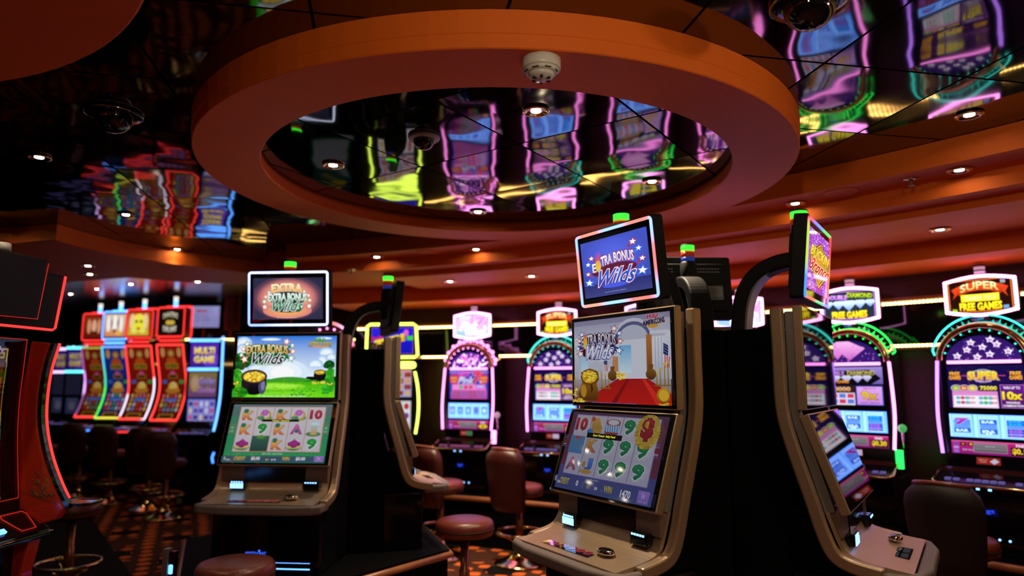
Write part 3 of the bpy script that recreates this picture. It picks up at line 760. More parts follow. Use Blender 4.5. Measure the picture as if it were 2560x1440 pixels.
def art_patriot_top():
    a = Art(1140, 1140, .582, .345, .60, 160, 180)
    a.rect(160, 180, 1300, 1000, '#8a88a8', '#c8ccdc'); a.rect(160, 250, 1300, 700, '#a8a8c4', '#d8dce8')
    a.ell(900, 470, 230, 260, '#c4c4d8'); a.ell(900, 480, 200, 225, '#5a5e84'); a.ell(900, 500, 175, 200, '#b8bcd0'); a.rect(700, 490, 1130, 1000, '#d0d4e2'); 
    a.rect(740, 560, 880, 920, '#6ab4e4', '#cfe6f4'); a.rect(250, 600, 350, 960, '#8ac4ea', '#d0e6f4')
    for x, w in ((170, 60), (360, 70), (470, 70), (640, 60), (1120, 110), (1240, 60)):
        a.rect(x, 420, x + w, 1000, '#e2e4ee', '#b4b8cc')
        for i in range(3): a.rect(x + w * (.18 + .3 * i), 430, x + w * (.24 + .3 * i), 1000, '#a0a4bc')
    a.rect(1050, 440, 1110, 900, '#b8743a', '#8a4a24'); a.rect(660, 700, 730, 900, '#c08a5a')
    a.rect(1090, 400, 1290, 445, '#d0d2e0'); a.rect(1110, 440, 1250, 470, '#b8bace')
    flag(a, 1230, 560, 70, 320); flag(a, 560, 720, 60, 180)
    a.poly([(160, 1000), (1300, 1000), (1300, 1330), (160, 1330)], '#a8a4ae', '#7a2a2a')
    a.poly([(720, 995), (1060, 995), (1300, 1180), (1300, 1330), (440, 1330), (480, 1170)], '#a81818', '#c01c14')
    a.poly([(830, 1000), (860, 1000), (700, 1330), (640, 1330)], '#8a1010'); a.poly([(1000, 1000), (1030, 1000), (1240, 1330), (1150, 1330)], '#d83020')
    for x, h in ((530, 220), (575, 180), (615, 160), (1195, 200), (1240, 260), (1160, 150), (1275, 280), (185, 330)):
        y = 1180 - (60 if x < 700 and x > 200 else 100) if x != 185 else 1300
        a.rect(x - 6, y - h, x + 6, y, '#b8902a', '#8a6a1c'); a.ell(x, y - h, 15, 15, '#d8b040'); a.ell(x, y, 30, 10, '#8a6a20')
    for x, y, r in ((665, 930, 55), (1100, 920, 55)):
        a.ell(x, y + 20, r, r * 1.3, '#8a5a1e', 16, '#4a2a0c'); a.poly([(x - 20, y - 40), (x + 20, y - 40), (x + 30, y - 100), (x - 24, y - 96)], '#7a4a1a')
    a.coins(765, 960, 50, 50, 36, 14)
    # open sack of coins
    a.poly([(265, 900), (380, 850), (490, 890), (505, 1000), (470, 1060), (500, 1200), (470, 1290), (250, 1290), (225, 1200), (280, 1050)], '#a8701c', '#5a3208')
    a.ell(300, 1160, 40, 90, '#c08a2c'); a.poly([(395, 1060), (412, 1060), (424, 1140), (400, 1190)], '#3a2008')
    a.ell(380, 965, 118, 108, '#6a3c10'); a.ell(380, 965, 100, 92, '#c8941c'); a.coins(380, 965, 92, 84, 60, 18)
    a.coins(230, 1300, 80, 36, 26, 18); a.coins(200, 1180, 26, 60, 10, 16)
    a.ell(1240, 1200, 72, 92, '#c8941c', 20, '#8a5a10'); a.ell(1240, 1200, 52, 70, '#e0b030'); a.coins(1240, 1310, 50, 22, 12, 18)
    title_bonus(a, 515, 505, 500, ('#e8e8f4', '#9a9ac4'), ('#2a50b0', '#a02a3a', '#401030', ('#f4f4ff', '#d0d4f4', ['#d0d4f0', '#20307a'])), True, 1.75)
    a.text('Wild', 1145, 222, 120, 60, '#e03a5a', '#a81c44', ['#f0e0e0', '#28184a'], .03, .02, .4); a.text('AMERI', 1110, 300, 130, 66, '#2a2a7a', '#15154a', ['#f0c860', '#15154a'], .03, .03, 0, 4); a.text('COINS', 1225, 285, 100, 70, '#2a2a7a', '#15154a', ['#f0c860', '#15154a'], .03, .03, 0, 8); a.ell(1155, 345, 60, 24, '#d09a3a')
    a.text('GAME AND ARTWORK COPYRIGHT ALL RIGHTS RESERVED', 690, 1316, 540, 16, '#5a78d8', res=1)
    return a

def art_patriot_reels():
    a = Art(1150, 1000, .572, .325, .42, 0, 0)
    a.rect(0, 0, 1150, 1000, '#5a3c50', '#3a3f74'); a.rect(0, 640, 1150, 1000, '#4a4a86', '#46528c')
    for x in (0, 1080):
        for i in range(4): a.poly([(x + 18 * i, 60), (x + 18 * i + 9, 60), (x + 18 * i + 12, 700), (x + 18 * i - 3, 700)], '#6a3040')
    a.rect(70, 40, 1070, 800, '#b0aabc'); a.frame(62, 32, 1078, 808, 8, '#8070c0')
    for i in range(5): a.rect(80 + 198 * i, 48, 268 + 198 * i, 792, '#bdb9c6', '#a8a8c4')
    for i in range(1, 5):
        for j in range(34): a.rect(269 + 198 * (i - 1), 50 + 22 * j, 279 + 198 * (i - 1), 61 + 22 * j, '#54489a')
    cx = [174 + 198 * i for i in range(5)]; cy = (165, 420, 665)
    a.text('10', cx[0], cy[0], 150, 165, '#c04048', '#8a2434', ['#c8c4d0', '#8a2a38'], .02, .045)
    a.poly([(cx[1] - 70, 90), (cx[1] + 10, 70), (cx[1] + 80, 210), (cx[1] - 60, 280)], '#c8a050', '#a07840'); a.ell(cx[1] - 5, 245, 85, 30, '#b89048'); a.ell(cx[1] - 60, 90, 26, 30, '#c05048'); a.ell(cx[1] - 70, 250, 40, 34, '#4a78c0')
    a.ell(cx[2], 240, 84, 40, '#9a3a44'); a.rect(cx[2] - 84, 120, cx[2] + 84, 240, '#6a9ac8', '#5088c0'); a.ell(cx[2], 120, 84, 46, '#a83c48'); a.ell(cx[2], 116, 66, 34, '#c0ccd8')
    for i in range(6): a.poly([(cx[2] - 80 + 28 * i, 150), (cx[2] - 70 + 28 * i, 150), (cx[2] - 56 + 28 * i, 236), (cx[2] - 66 + 28 * i, 236)], '#d0d4e0')
    for i, j in ((3, 0), (2, 1), (3, 1), (4, 1), (2, 2), (3, 2), (4, 2)): nine(a, cx[i], cy[j], 118, 180, '#2a8a5a', '#1c6a48', ('#1c4a3c', '#c8d0d4'))
    a.rect(80, 320, 268, 545, '#5a80a8', '#4a7ab0'); a.ell(174, 345, 36, 20, '#b04a58')
    a.text('K', cx[1], cy[1] + 10, 120, 150, '#c8a048', '#a85c38', '#7a4030', .025, .03); a.star(cx[1] - 20, cy[1] - 70, 24, '#c8a030')
    a.text('A', cx[0], cy[2] + 10, 120, 150, '#c05a9a', '#a03a5a', '#7a3a5a', .025, .03); a.ell(cx[0], cy[2] + 40, 16, 18, '#3f8a5a')
    a.text('J', cx[1] + 20, cy[2] - 10, 80, 140, '#4a80d8', '#3a60b8', '#405090', .025, .03); a.ell(cx[1], cy[2] + 85, 75, 30, '#b08a4a'); a.ell(cx[1] - 40, cy[2], 22, 40, '#a08850')
    a.ell(cx[4] + 10, 195, 125, 205, '#b89a3c')
    for i in range(60): a.ell(cx[4] + 10 + 115 * cos(i * .61) * (.55 + .45 * (i % 2)), 195 + 190 * sin(i * .61) * (.55 + .45 * (i % 2)), 22, 16, random.choice(('#c8aa48', '#a88830', '#b89a3a')), 9)
    a.text('$', cx[4] + 10, 175, 130, 270, '#a02c38', '#8a2230', ['#c8b060', '#6a1c2c'], .02, .05)
    a.rect(290, 270, 720, 335, '#14121a'); a.text('Door Closed - Belly Panel', 505, 302, 270, 34, '#f0f020', bold=.02, g=2.2)
    for x in (25, 1120):
        a.text('PLAYING', x, 360, 44, 20, '#9a8ac0', res=1); a.rect(x - 22, 378, x + 22, 425, '#7a2a3c'); a.text('LINES', x, 445, 44, 24, '#c0b0d8', res=1); a.rect(x - 26, 470, x + 26, 476, '#7a70c0'); a.rect(x - 26, 330, x + 26, 336, '#7a70c0')
    a.text('Play On Now', 520, 838, 100, 22, '#d0d0e8', res=1)
    a.text('CREDIT', 150, 905, 120, 80, '#c8c060', '#b09a38', '#3a3a50', .02, .03); a.text('0', 320, 905, 30, 70, '#e0e0f0', bold=.03); a.text('BET', 470, 925, 44, 40, '#b8b050'); a.text('88', 560, 925, 34, 36, '#d8d8e8'); a.text('WIN', 700, 910, 96, 80, '#c8c060', '#b09a38', '#3a3a50', .02, .03); a.text('1470', 900, 920, 110, 84, '#e4e4f4', None, '#46508a', .015, .03)
    a.rect(1030, 850, 1146, 990, '#9a78d0', '#7a64c0'); a.text('1c', 1088, 900, 30, 56, '#d8d0e8'); a.text('CREDIT VALUE', 1088, 965, 90, 14, '#c8b890', res=1)
    a.ell(30, 890, 16, 40, '#9090b0'); a.rect(55, 910, 100, 945, '#a8a8c0')
    return a

def art_buck():
    a = Art(220, 820, .412, .238, 1.1, 0, 0)
    a.rect(0, 0, 220, 820, '#a04ac8', '#8a3ab8')
    for i in range(9): a.rect(0, 90 * i, 220, 90 * i + 4, '#d890f0')
    for i in range(8): a.rect(28 * i, 0, 28 * i + 2, 820, '#c070e8')
    for i in range(70): a.rect(random.randint(0, 205), random.choice((random.randint(0, 200), random.randint(600, 780))), 0, 0, '#f0d0ff') if 0 else a.ell(random.randint(5, 215), random.choice((random.randint(5, 210), random.randint(610, 810))), 3, 10, '#f4d8ff', 6)
    for k, c in ((1.14, '#7a4a10'), (1.05, '#f0c840'), (.98, '#8a6a2a'), (.9, '#c8a040')): a.poly([(110, 400 - 250 * k), (110 + 95 * k, 400 - 60 * k), (110 + 85 * k, 440 + 80 * k), (110, 400 + 330 * k), (110 - 85 * k, 440 + 80 * k), (110 - 95 * k, 400 - 60 * k)], c)
    a.text('BUCKIN', 110, 300, 200, 150, '#f8f060', '#e8c820', ['#6a5a10', '#3a2a10'], .02, .04, 0, -6); a.text('Bronco', 115, 480, 210, 190, '#e03a20', '#b8240c', ['#f0d060', '#ffffff'], .02, .03, .2, -6)
    return a

# ---------------------------------------------------------------- tall dual-screen machine
def led_frame(name, parent, x0, z0, x1, z1, y, cols, r=.0065, rad=.012, M4=None):
    """lit tube round a display, its colour changing along the way"""
    P = rrect(x0, z0, x1, z1, rad, 3); per = []
    for i in range(len(P)):
        p, q = Vector(P[i]), Vector(P[(i + 1) % len(P)]); k = max(1, int((q - p).length / .03))
        per += [tuple(p + (q - p) * j / k) for j in range(k)]
    N = len(per); mb = MB(); n = 6; cv = []
    mb.tube([(p[0], y, p[1]) for p in per], r, n, True)
    o = mb.build(name, [M_GLOW], parent)
    for i in range(N):
        t = i / N * len(cols); k = int(t) % len(cols); f = t - int(t)
        a, b = cols[k], cols[(k + 1) % len(cols)]; f = min(1, max(0, (f - .35) / .3))
        cv += [tuple(p + (q - p) * f for p, q in zip(a, b))] * n
    at_ = o.data.color_attributes.new('Col', 'FLOAT_COLOR', 'POINT')
    at_.data.foreach_set('color', [x for c in cv for x in (*c, 1.)])
    return o

SIDE = smooth_path([(.085, 1.672), (.084, 1.50), (.083, 1.32), (.062, 1.20), (.0, .99), (-.03, .885), (-.062, .815), (-.115, .785), (-.21, .768)], 4)
INNER = [(.046, 1.66), (.046, 1.30), (.036, 1.25), (-.052, .945)]

def tall_machine(pos, az, label, arts, led, screens_on=True, belly_logo=False, light_on=True, keys='colour', deck_lit=True):
    t = thing('slot_machine', label, 'slot machine', (pos[0], pos[1], .405), az, 'tall two screen slot machines in the pods')
    Z = -.405                                         # parts are drawn from floor height, the machine stands on its plinth
    T = Matrix.Translation((0, 0, Z))
    def mb(): return MB()
    def sh(m): m.v = [(x, y, z + Z) for x, y, z in m.v]; return m
    m = mb().prism([(-.295, .085), (.295, .085), (.295, .285), (.075, .415), (-.075, .415), (-.295, .285)], .405, 1.60)
    cab = sh(m).build('cabinet', M['black'], t, .008)
    sh(mb().prism([(-.30, -.16), (.30, -.16), (.30, .082), (-.30, .082)], .405, .735)).build('belly_door', M['gloss_black'], t, .01)
    for sx in (-1, 1):
        m = mb().prism(ribbon(SIDE, .044), .302 * sx, .342 * sx, 'x')
        sh(m).build('side_trim', M['silver'], t, .007)
        m = mb().prism(ribbon(INNER, .036), .262 * sx, .298 * sx, 'x')
        sh(m).build('inner_trim', M['silver_dark'], t, .004)
    # upper display
    up = sh(mb().box(-.315, .315, .0, .032, 1.298, 1.68)).build('upper_monitor', M['silver'], t, .004)
    sh(mb().box(-.309, .309, -.0015, .001, 1.304, 1.674)).build('screen_glass', M['screen_glass'], up)
    if arts.get('up'): arts['up']().build('screen_picture', up, (0, -.003, 1.487 + Z))
    # lower display, leaning towards the player
    al = atan(.118 / .335); ux = Vector((0, sin(al), cos(al))); nx = Vector((0, -cos(al), sin(al)))
    c0 = Vector((0, -.062, 1.122))
    R = Matrix(((1, 0, 0, c0.x), (0, -nx.y, ux.y, c0.y), (0, -nx.z, ux.z, c0.z), (0, 0, 0, 1)))
    lo = sh(mb().box(-.315, .315, .0, .034, -.180, .176, 0, R)).build('lower_monitor', M['silver'], t, .004)
    sh(mb().box(-.309, .309, -.0015, .001, -.174, .170, 0, R)).build('screen_glass', M['screen_glass'], lo)
    if arts.get('lo'): arts['lo']().build('screen_picture', lo, c0 + Vector((0, 0, Z)) + nx * .003 + ux * -.002, (1, 0, 0), ux, nx)
    # console
    prof = smooth_path([(-.05, .952), (-.066, .905), (-.082, .86), (-.102, .822), (-.15, .798), (-.22, .786), (-.30, .776)], 3)
    con = sh(mb().prism(ribbon([(p[0] + .006, p[1] - .004) for p in prof], .014), -.300, .300, 'x')).build('console', M['silver'], t)
    sh(mb().prism([(p[0] + .022, p[1] - .016) for p in prof] + [(-.27, .742), (.08, .742), (.08, .935)], -.296, .296, 'x')).build('console_base', M['black'], t)
    sh(mb().prism([(-.088, .952), (-.0535, .944), (-.081, .866), (-.09, .866)], -.298, .298, 'x')).build('reader_panel', M['panel_brown'], t)
    sh(mb().prism([(-.0925, .952), (-.0565, .948), (-.084, .864), (-.0945, .864)], -.165, .175, 'x')).build('reader_insert', M['gloss_black'], t)
    q = Art(160, 56, .165, .056, arts.get('card', .5))
    q.rect(0, 0, 160, 56, '#100808'); q.rect(0, 0, 84, 56, '#8a1c24'); q.rect(84, 0, 160, 56, '#1c5a2c' if keys != 'other' else '#7a3a50')
    q.text('REDEEM YOUR', 42, 16, 62, 8, '#e8c8c8', res=1); q.text('DREAM POINTS', 42, 28, 66, 8, '#e8c8c8', res=1); q.text('NOW', 42, 41, 24, 9, '#f0e0e0', res=1)
    q.ell(120, 22, 14, 15, '#e8f0f0'); q.rect(110, 20, 132, 38, '#d8e4f0'); q.text('FREE PLAY', 121, 48, 46, 6, '#d0e0d0', res=1)
    s_ = Vector((0, .30, .954)).normalized(); n_ = Vector((0, -.954, .30)).normalized()
    q.build('player_display', t, Vector((-.06, -.0735, .908 + Z)) + n_ * .0035, (1, 0, 0), s_, n_)
    # bill and ticket mouths
    for nm, x, gl in (('bill_acceptor', -.195, 'glow_ice'), ('ticket_printer', .215, 'glow_blue')):
        m = mb().box(x - .045, x + .045, -.118, -.06, .828, .872)
        b = sh(m).build(nm, M['gloss_black'], t, .006)
        if nm == 'bill_acceptor': sh(mb().box(x - .036, x + .036, -.1215, -.117, .832, .858)).build('mouth_light', M[gl], b)
        m = mb()
        for k in range(5): m.box(x - .032 + .014 * k, x - .023 + .014 * k, -.1203, -.117, .861, .868)
        sh(m).build('arrow_light', M['glow_ice'], b)
    # keys: a printed plate let into the deck
    de = Vector((0, .9975, .07)).normalized(); dn = Vector((0, -.07, .9975)).normalized()
    q = Art(280, 90, .285, .112, .5 if keys == 'colour' else .10)
    q.rect(0, 0, 280, 90, '#14121c' if keys == 'colour' else '#0c0a0c')
    if keys == 'colour':
        for k in range(6):
            q.ell(30 + 44 * k, 24, 19, 15, ('#a88a7a', '#4a6ad0', '#3a60d0', '#3a60d0', '#3a60d0', '#4a8ad0')[k]); q.text(('R', '1', '2', '3', '4', '5')[k], 30 + 44 * k, 24, 12, 13, '#101830', res=1)
            q.ell(26 + 44 * k, 64, 19, 15, ('#8a5aa0', '#b03a48', '#b03a48', '#b03a48', '#c04048', '#b03a48')[k]); q.text(str((1, 5, 10, 15, 20, 25)[k]), 26 + 44 * k, 64, 14, 12, '#2a0810', res=1)
    else:
        for k in range(2):
            for j in range(4): q.rect(12 + 140 * k, 6 + 21 * j, 126 + 140 * k, 22 + 21 * j, '#7a9098')
    if keys == 'colour': q.build('key_plate', con, (-.035, -.205, .789 + Z), (1, 0, 0), de, dn)
    else: Art.build(q, 'key_plate', con, (-.02, -.205, .789 + Z), (.62, 0, 0), de * 1.15, dn)
    m = mb().lathe([(.0005, .792), (.022, .794), (.033, .797), (.037, .803), (.030, .812), (.014, .816), (.0005, .817)], 24, 0, Matrix.Translation((.145, -.205, 0)) @ Matrix.Diagonal((1.15, .72, 1, 1)))
    b = sh(m).build('play_button', M['chrome'], t)
    sh(mb().lathe([(.027, .8135), (.014, .8168), (.0005, .8175)], 20, 0, Matrix.Translation((.145, -.205, 0)) @ Matrix.Diagonal((1.15, .72, 1, 1)), cap=False)).build('button_cap', M['gloss_black'], b)
    # wrist rest in front
    pl = [(-.338, -.16), (-.338, -.285), (-.30, -.318), (-.18, -.345), (.18, -.345), (.30, -.318), (.338, -.285), (.338, -.16), (.302, -.16), (.302, -.272), (.25, -.297), (-.25, -.297), (-.302, -.272), (-.302, -.16)]
    sh(mb().prism(pl, .732, .777)).build('wrist_rest', M['bumper'], t, .012, 3)
    if belly_logo:
        q = Art(100, 26, .125, .030, 1.5); q.text('ARISTOCRAT', 50, 15, 92, 13, '#2a5cff', bold=.03, res=1); q.ell(66, 4, 5, 5, '#3a6cff', 8); q.build('lit_badge', t, (-.05, -.1645, .512 + Z), mats=(M_ART, M_ART))
        sh(mb().box(.04, .245, -.1625, -.159, .43, .436).box(.04, .245, -.1625, -.159, .462, .464)).build('belly_light', M['neon_blue'], t)
    # topper display on its curved arm
    A = smooth_path([(.31, 1.585), (.29, 1.74), (.24, 1.835), (.155, 1.885), (.05, 1.90)], 5)
    sh(mb().prism(ribbon(A, .062), -.05, .05, 'x', smooth=False)).build('topper_arm', M['matte_black'], t, .01)
    sh(mb().prism([(p[0] - .0 , p[1]) for p in ribbon([(a[0] - .030, a[1] - .012) for a in A[:-3]], .010)], -.047, .047, 'x')).build('arm_face', M['silver_dark'], t)
    tl = radians(6); tu = Vector((0, -sin(tl), cos(tl))); tn = Vector((0, -cos(tl), -sin(tl)))
    k0 = Vector((0, -.012, 1.874))
    R2 = Matrix(((1, 0, 0, k0.x), (0, -tn.y, tu.y, k0.y), (0, -tn.z, tu.z, k0.z), (0, 0, 0, 1)))
    top = sh(mb().prism(rrect(-.245, -.164, .245, .164, .014), .0, .05, 'y', 0, R2)).build('topper_monitor', M['matte_black'], t, .004)
    sh(mb().prism(rrect(-.235, -.154, .235, .154, .010), -.002, .001, 'y', 0, R2)).build('screen_glass', M['screen_glass'], top)
    if led:
        o = led_frame('led_border', top, -.232, -.151, .232, .151, -.002, led)
        o.data.transform(T @ R2)
    if arts.get('top'): arts['top']().build('screen_picture', top, k0 + Vector((0, 0, Z)) + tn * .004, (1, 0, 0), tu, tn)
    m = mb().box(-.21, .21, .05, .064, -.125, .125, 0, R2)
    back = sh(m).build('rear_cover', M['matte_black'], top, .006)
    q = Art(200, 190, .075, .072, 1.0); q.rect(0, 0, 200, 190, '#8a9098')
    for i in range(9): q.rect(12, 20 + 15 * i, 60 + (i * 53) % 120, 25 + 15 * i, '#303438')
    q.text('CE', 165, 18, 30, 18, '#202428', res=1); q.rect(20, 160, 180, 175, '#404448')
    mprint = M_PRINT
    o = q.build('rating_label', top, k0 + Vector((0, 0, Z)) - tn * .066 + Vector((-.155, 0, 0)) + tu * -.03, (-1, 0, 0), tu, -tn, mats=(mprint, mprint))
    m = mb()
    for sx in (-1, 1):
        for i in range(8): m.box(sx * .12 - .06 + .015 * i, sx * .12 - .05 + .015 * i, .0635, .0655, .094, .0975, 0, R2).box(sx * .12 - .06 + .015 * i, sx * .12 - .05 + .015 * i, .0635, .0655, .078, .0815, 0, R2)
    sh(m).build('vent_slot', M['grey_plastic'], back)
    # signal light behind the topper
    cxy = Matrix.Translation((-.02, .045, .012))
    sg = sh(mb().lathe([(.040, 1.80), (.046, 1.83), (.046, 1.93), (.040, 1.99), (.034, 2.0)], 24, 0, cxy)).build('signal_light', M['matte_black'], t)
    for nm, z0, z1, mt in (('blue_segment', 2.0, 2.022, 'seg_blue'), ('red_segment', 2.023, 2.048, 'seg_red' if not led or led != 'x' else 'seg_red'), ('amber_segment', 2.0485, 2.056, 'glow_amber'), ('green_segment', 2.0565, 2.083, 'glow_green' if light_on else 'seg_white')):
        sh(mb().lathe([(.0335, z0), (.0335, z1)], 24, 0, cxy)).build(nm, M[mt], sg)
    sh(mb().lathe([(.036, 2.083), (.034, 2.088), (.0005, 2.089)], 24, 0, cxy)).build('cap', M['matte_black'], sg)
    return t

M_PRINT = bpy.data.materials.new('printed_label'); M_PRINT.use_nodes = True
_b = M_PRINT.node_tree.nodes['Principled BSDF']; _a = M_PRINT.node_tree.nodes.new('ShaderNodeVertexColor'); _a.layer_name = 'Col'
M_PRINT.node_tree.links.new(_a.outputs['Color'], _b.inputs['Base Color']); _b.inputs['Roughness'].default_value = .5

def nrm(az): return Vector((sin(az), -cos(az), 0))
W = (.62, .72, 1.0); ICE = (.75, .9, 1.8); RD = (1.5, .28, .22); BL = (.35, .75, 1.7)
T_ = .478
A1 = D(-5); PA = Vector((-1.283, 3.90, 0)); C1 = PA - nrm(A1) * T_
A2 = D(-58); A3 = D(56); PB = Vector((.43, 2.755, 0)); C2 = PB - nrm(A2) * T_
ma = tall_machine(PA, A1, 'tall slot machine with a green meadow and gold kettles on its top screen', {'up': art_gold_pot_top, 'lo': art_gold_pot_reels, 'top': art_topper_shamrock}, [(1.5, 1.6, 2.2), (1.3, 1.5, 2.4), (.55, .85, 2.2), (1.2, 1.5, 2.4)], belly_logo=True)
PD = C1 + nrm(D(109)) * T_
md = tall_machine(PD, D(109), 'tall slot machine seen from its side behind the gold kettle machine', {}, None, keys='dark')
mbm = tall_machine(PB, A2, 'tall slot machine with a red carpet hall and striped stars on its screens', {'up': art_patriot_top, 'lo': art_patriot_reels, 'top': art_topper_stars, 'card': .12}, [(.55, .85, 1.6), (1.4, .35, .30), (.5, .9, 1.6), (1.4, .4, .3), (.5, .85, 1.6), (1.3, .4, .3), (.5, .85, 1.7), (1.3, .5, .35), (.5, .9, 1.6), (1.4, .3, .25), (.5, .8, 1.7), (1.3, .3, .3)])
PC = C2 + nrm(A3) * T_
mc = tall_machine(PC, A3, 'tall slot machine with dark reflecting screens and a purple sign, seen from its edge', {'top': art_buck}, [(1, .1, .1), (.1, .9, .2), (.15, .3, 1.3), (1, .1, .2), (.6, .9, .1), (.1, .4, 1.2), (1, .2, .1), (.1, .9, .3), (.4, .3, 1.3), (1, .3, .1)], keys='dark')
PE = C2 + nrm(A2 + D(240)) * T_ + Vector((.065, .02, 0))
me_ = tall_machine(PE, A2 + D(240), 'tall slot machine turned away, its labelled topper back showing between its two neighbours', {}, None, keys='dark')

t = thing('corner_post', 'pale square post with small blue glow beside the gold kettle machine', 'post', (-1.715, 3.555, .003), D(-5))
MB().box(-.018, .012, -.02, .02, 0, .575).build('post', M['silver_dark'], t, .003)
MB().box(.013, .04, -.012, .02, 0, .56).build('side_panel', M['gloss_black'], t)
MB().prism(rrect(.015, .455, .036, .50, .006), -.0155, -.011, 'y').build('blue_glow', M['neon_blue'], t)  # blue reflections on the side panel put in as a glowing patch
def plinth(name, c, azs, label):
    t = thing(name, label, 'plinth', (c.x, c.y, .002), 0, 'black machine plinths')
    pts = []
    for az in azs:
        n = nrm(az); r = Vector((cos(az), sin(az), 0))
        for s_ in (-.37, .37): pts.append(n * (T_ + .30) + r * s_)
    pts = [(p.x, p.y) for p in pts]
    MB().prism(pts, 0, .385).build('body', M['black'], t)
    MB().prism([(x * 1.012, y * 1.012) for x, y in pts], .386, .402).build('top_board', M['black'], t)
    e = MB(); k = [Vector((x, y, .372)) * 1.0 for x, y in pts]
    e.tube([(v.x * 1.02, v.y * 1.02, .372) for v in k], .02, 8, True).build('wooden_nosing', M['wood'], t)
    return t
plinth('machine_plinth', C1, (A1, D(109), D(232)), 'black three sided plinth with wooden nosing under the gold kettle machine')
plinth('machine_plinth', C2, (A2, A2 + D(120), A2 + D(240)), 'black three sided plinth with wooden nosing under the striped stars machine')
# ---------------------------------------------------------------- reel machines along the curved wall
def art_sign(kind):
    a = Art(600, 400, .345, .205, 1.6 if kind != 'pink' else 3.0, 0, 0)
    if kind == 'super':
        a.rect(0, 0, 600, 400, '#1c0804', '#240a06'); a.frame(0, 0, 600, 400, 10, '#e0701c')
        a.poly([(30, 110), (90, 80), (90, 170), (40, 230), (60, 170)], '#c83818'); a.poly([(570, 110), (510, 80), (510, 170), (560, 230), (540, 170)], '#c83818')
        a.poly([(70, 90), (180, 50), (300, 34), (420, 50), (530, 90), (500, 190), (400, 150), (300, 140), (200, 150), (100, 190)], '#e04a1c', '#a82a10')
        a.text('SUPER', 300, 115, 370, 90, '#ffe8b0', '#f0a83c', '#5a1408', .03, .03, 0, 0, 34)
        a.rect(120, 182, 480, 268, '#fff02a', '#e8c818', 1.1); a.text('TIMES PAY', 300, 226, 320, 54, '#fff890', None, '#c8a010', .02, .03)
        a.text('FREE GAMES', 300, 322, 400, 90, '#fff02a', '#f0c010', '#3a1004', .04, .045)
        a.rect(500, 30, 545, 70, '#8890a0'); a.rect(510, 330, 560, 370, '#6890c0'); a.rect(30, 350, 75, 390, '#88c020')
    elif kind == 'pink':
        a.rect(0, 0, 600, 400, '#c06ae8', '#8a9af0'); a.ell(330, 140, 250, 130, '#e070d8')
        a.text('HOT', 170, 90, 210, 110, '#ff9ae8', '#f060c0', '#f8e0ff', .03, .05); a.text('7', 445, 150, 200, 210, '#f06ab8', '#e84a98', ['#f8d0f0', '#8a5ac0'], .02, .04, .2)
        a.text('Pink', 260, 210, 320, 150, '#ffffff', '#e8d8ff', '#7a6ae0', .03, .03, .35); a.text("'s", 540, 235, 50, 70, '#ffffff')
        a.rect(20, 300, 180, 390, '#6a8af0'); a.text('FREE GAMES', 360, 330, 340, 70, '#fff0ff', '#f8c0f0', '#c060c8', .03, .04)
    else:
        a.rect(0, 0, 600, 400, '#141c28', '#202c38')
        for i in range(12): a.rect(0, 20 + 32 * i, 600, 24 + 32 * i, '#2a3c4c')
        a.frame(0, 0, 600, 400, 12, '#b080d8')
        a.text('DOUBLE', 160, 90, 250, 62, '#e8b0ff', '#c070e8', '#301848', .03, .04, 0, -4); a.text('DIAMOND', 430, 80, 290, 68, '#c8d838', '#8aa81c', '#203008', .03, .04, 0, -4)
        for x, r in ((60, 60), (180, 75), (300, 95), (430, 75), (545, 62)): a.poly([(x - r, 165), (x - r * .6, 140), (x + r * .6, 140), (x + r, 165), (x, 165 + r * 1.15)], '#d0e8ff', '#6a8af0')
        a.text('FREE GAMES', 300, 322, 410, 92, '#fff02a', '#f0c010', '#3a2a04', .04, .045)
    return a

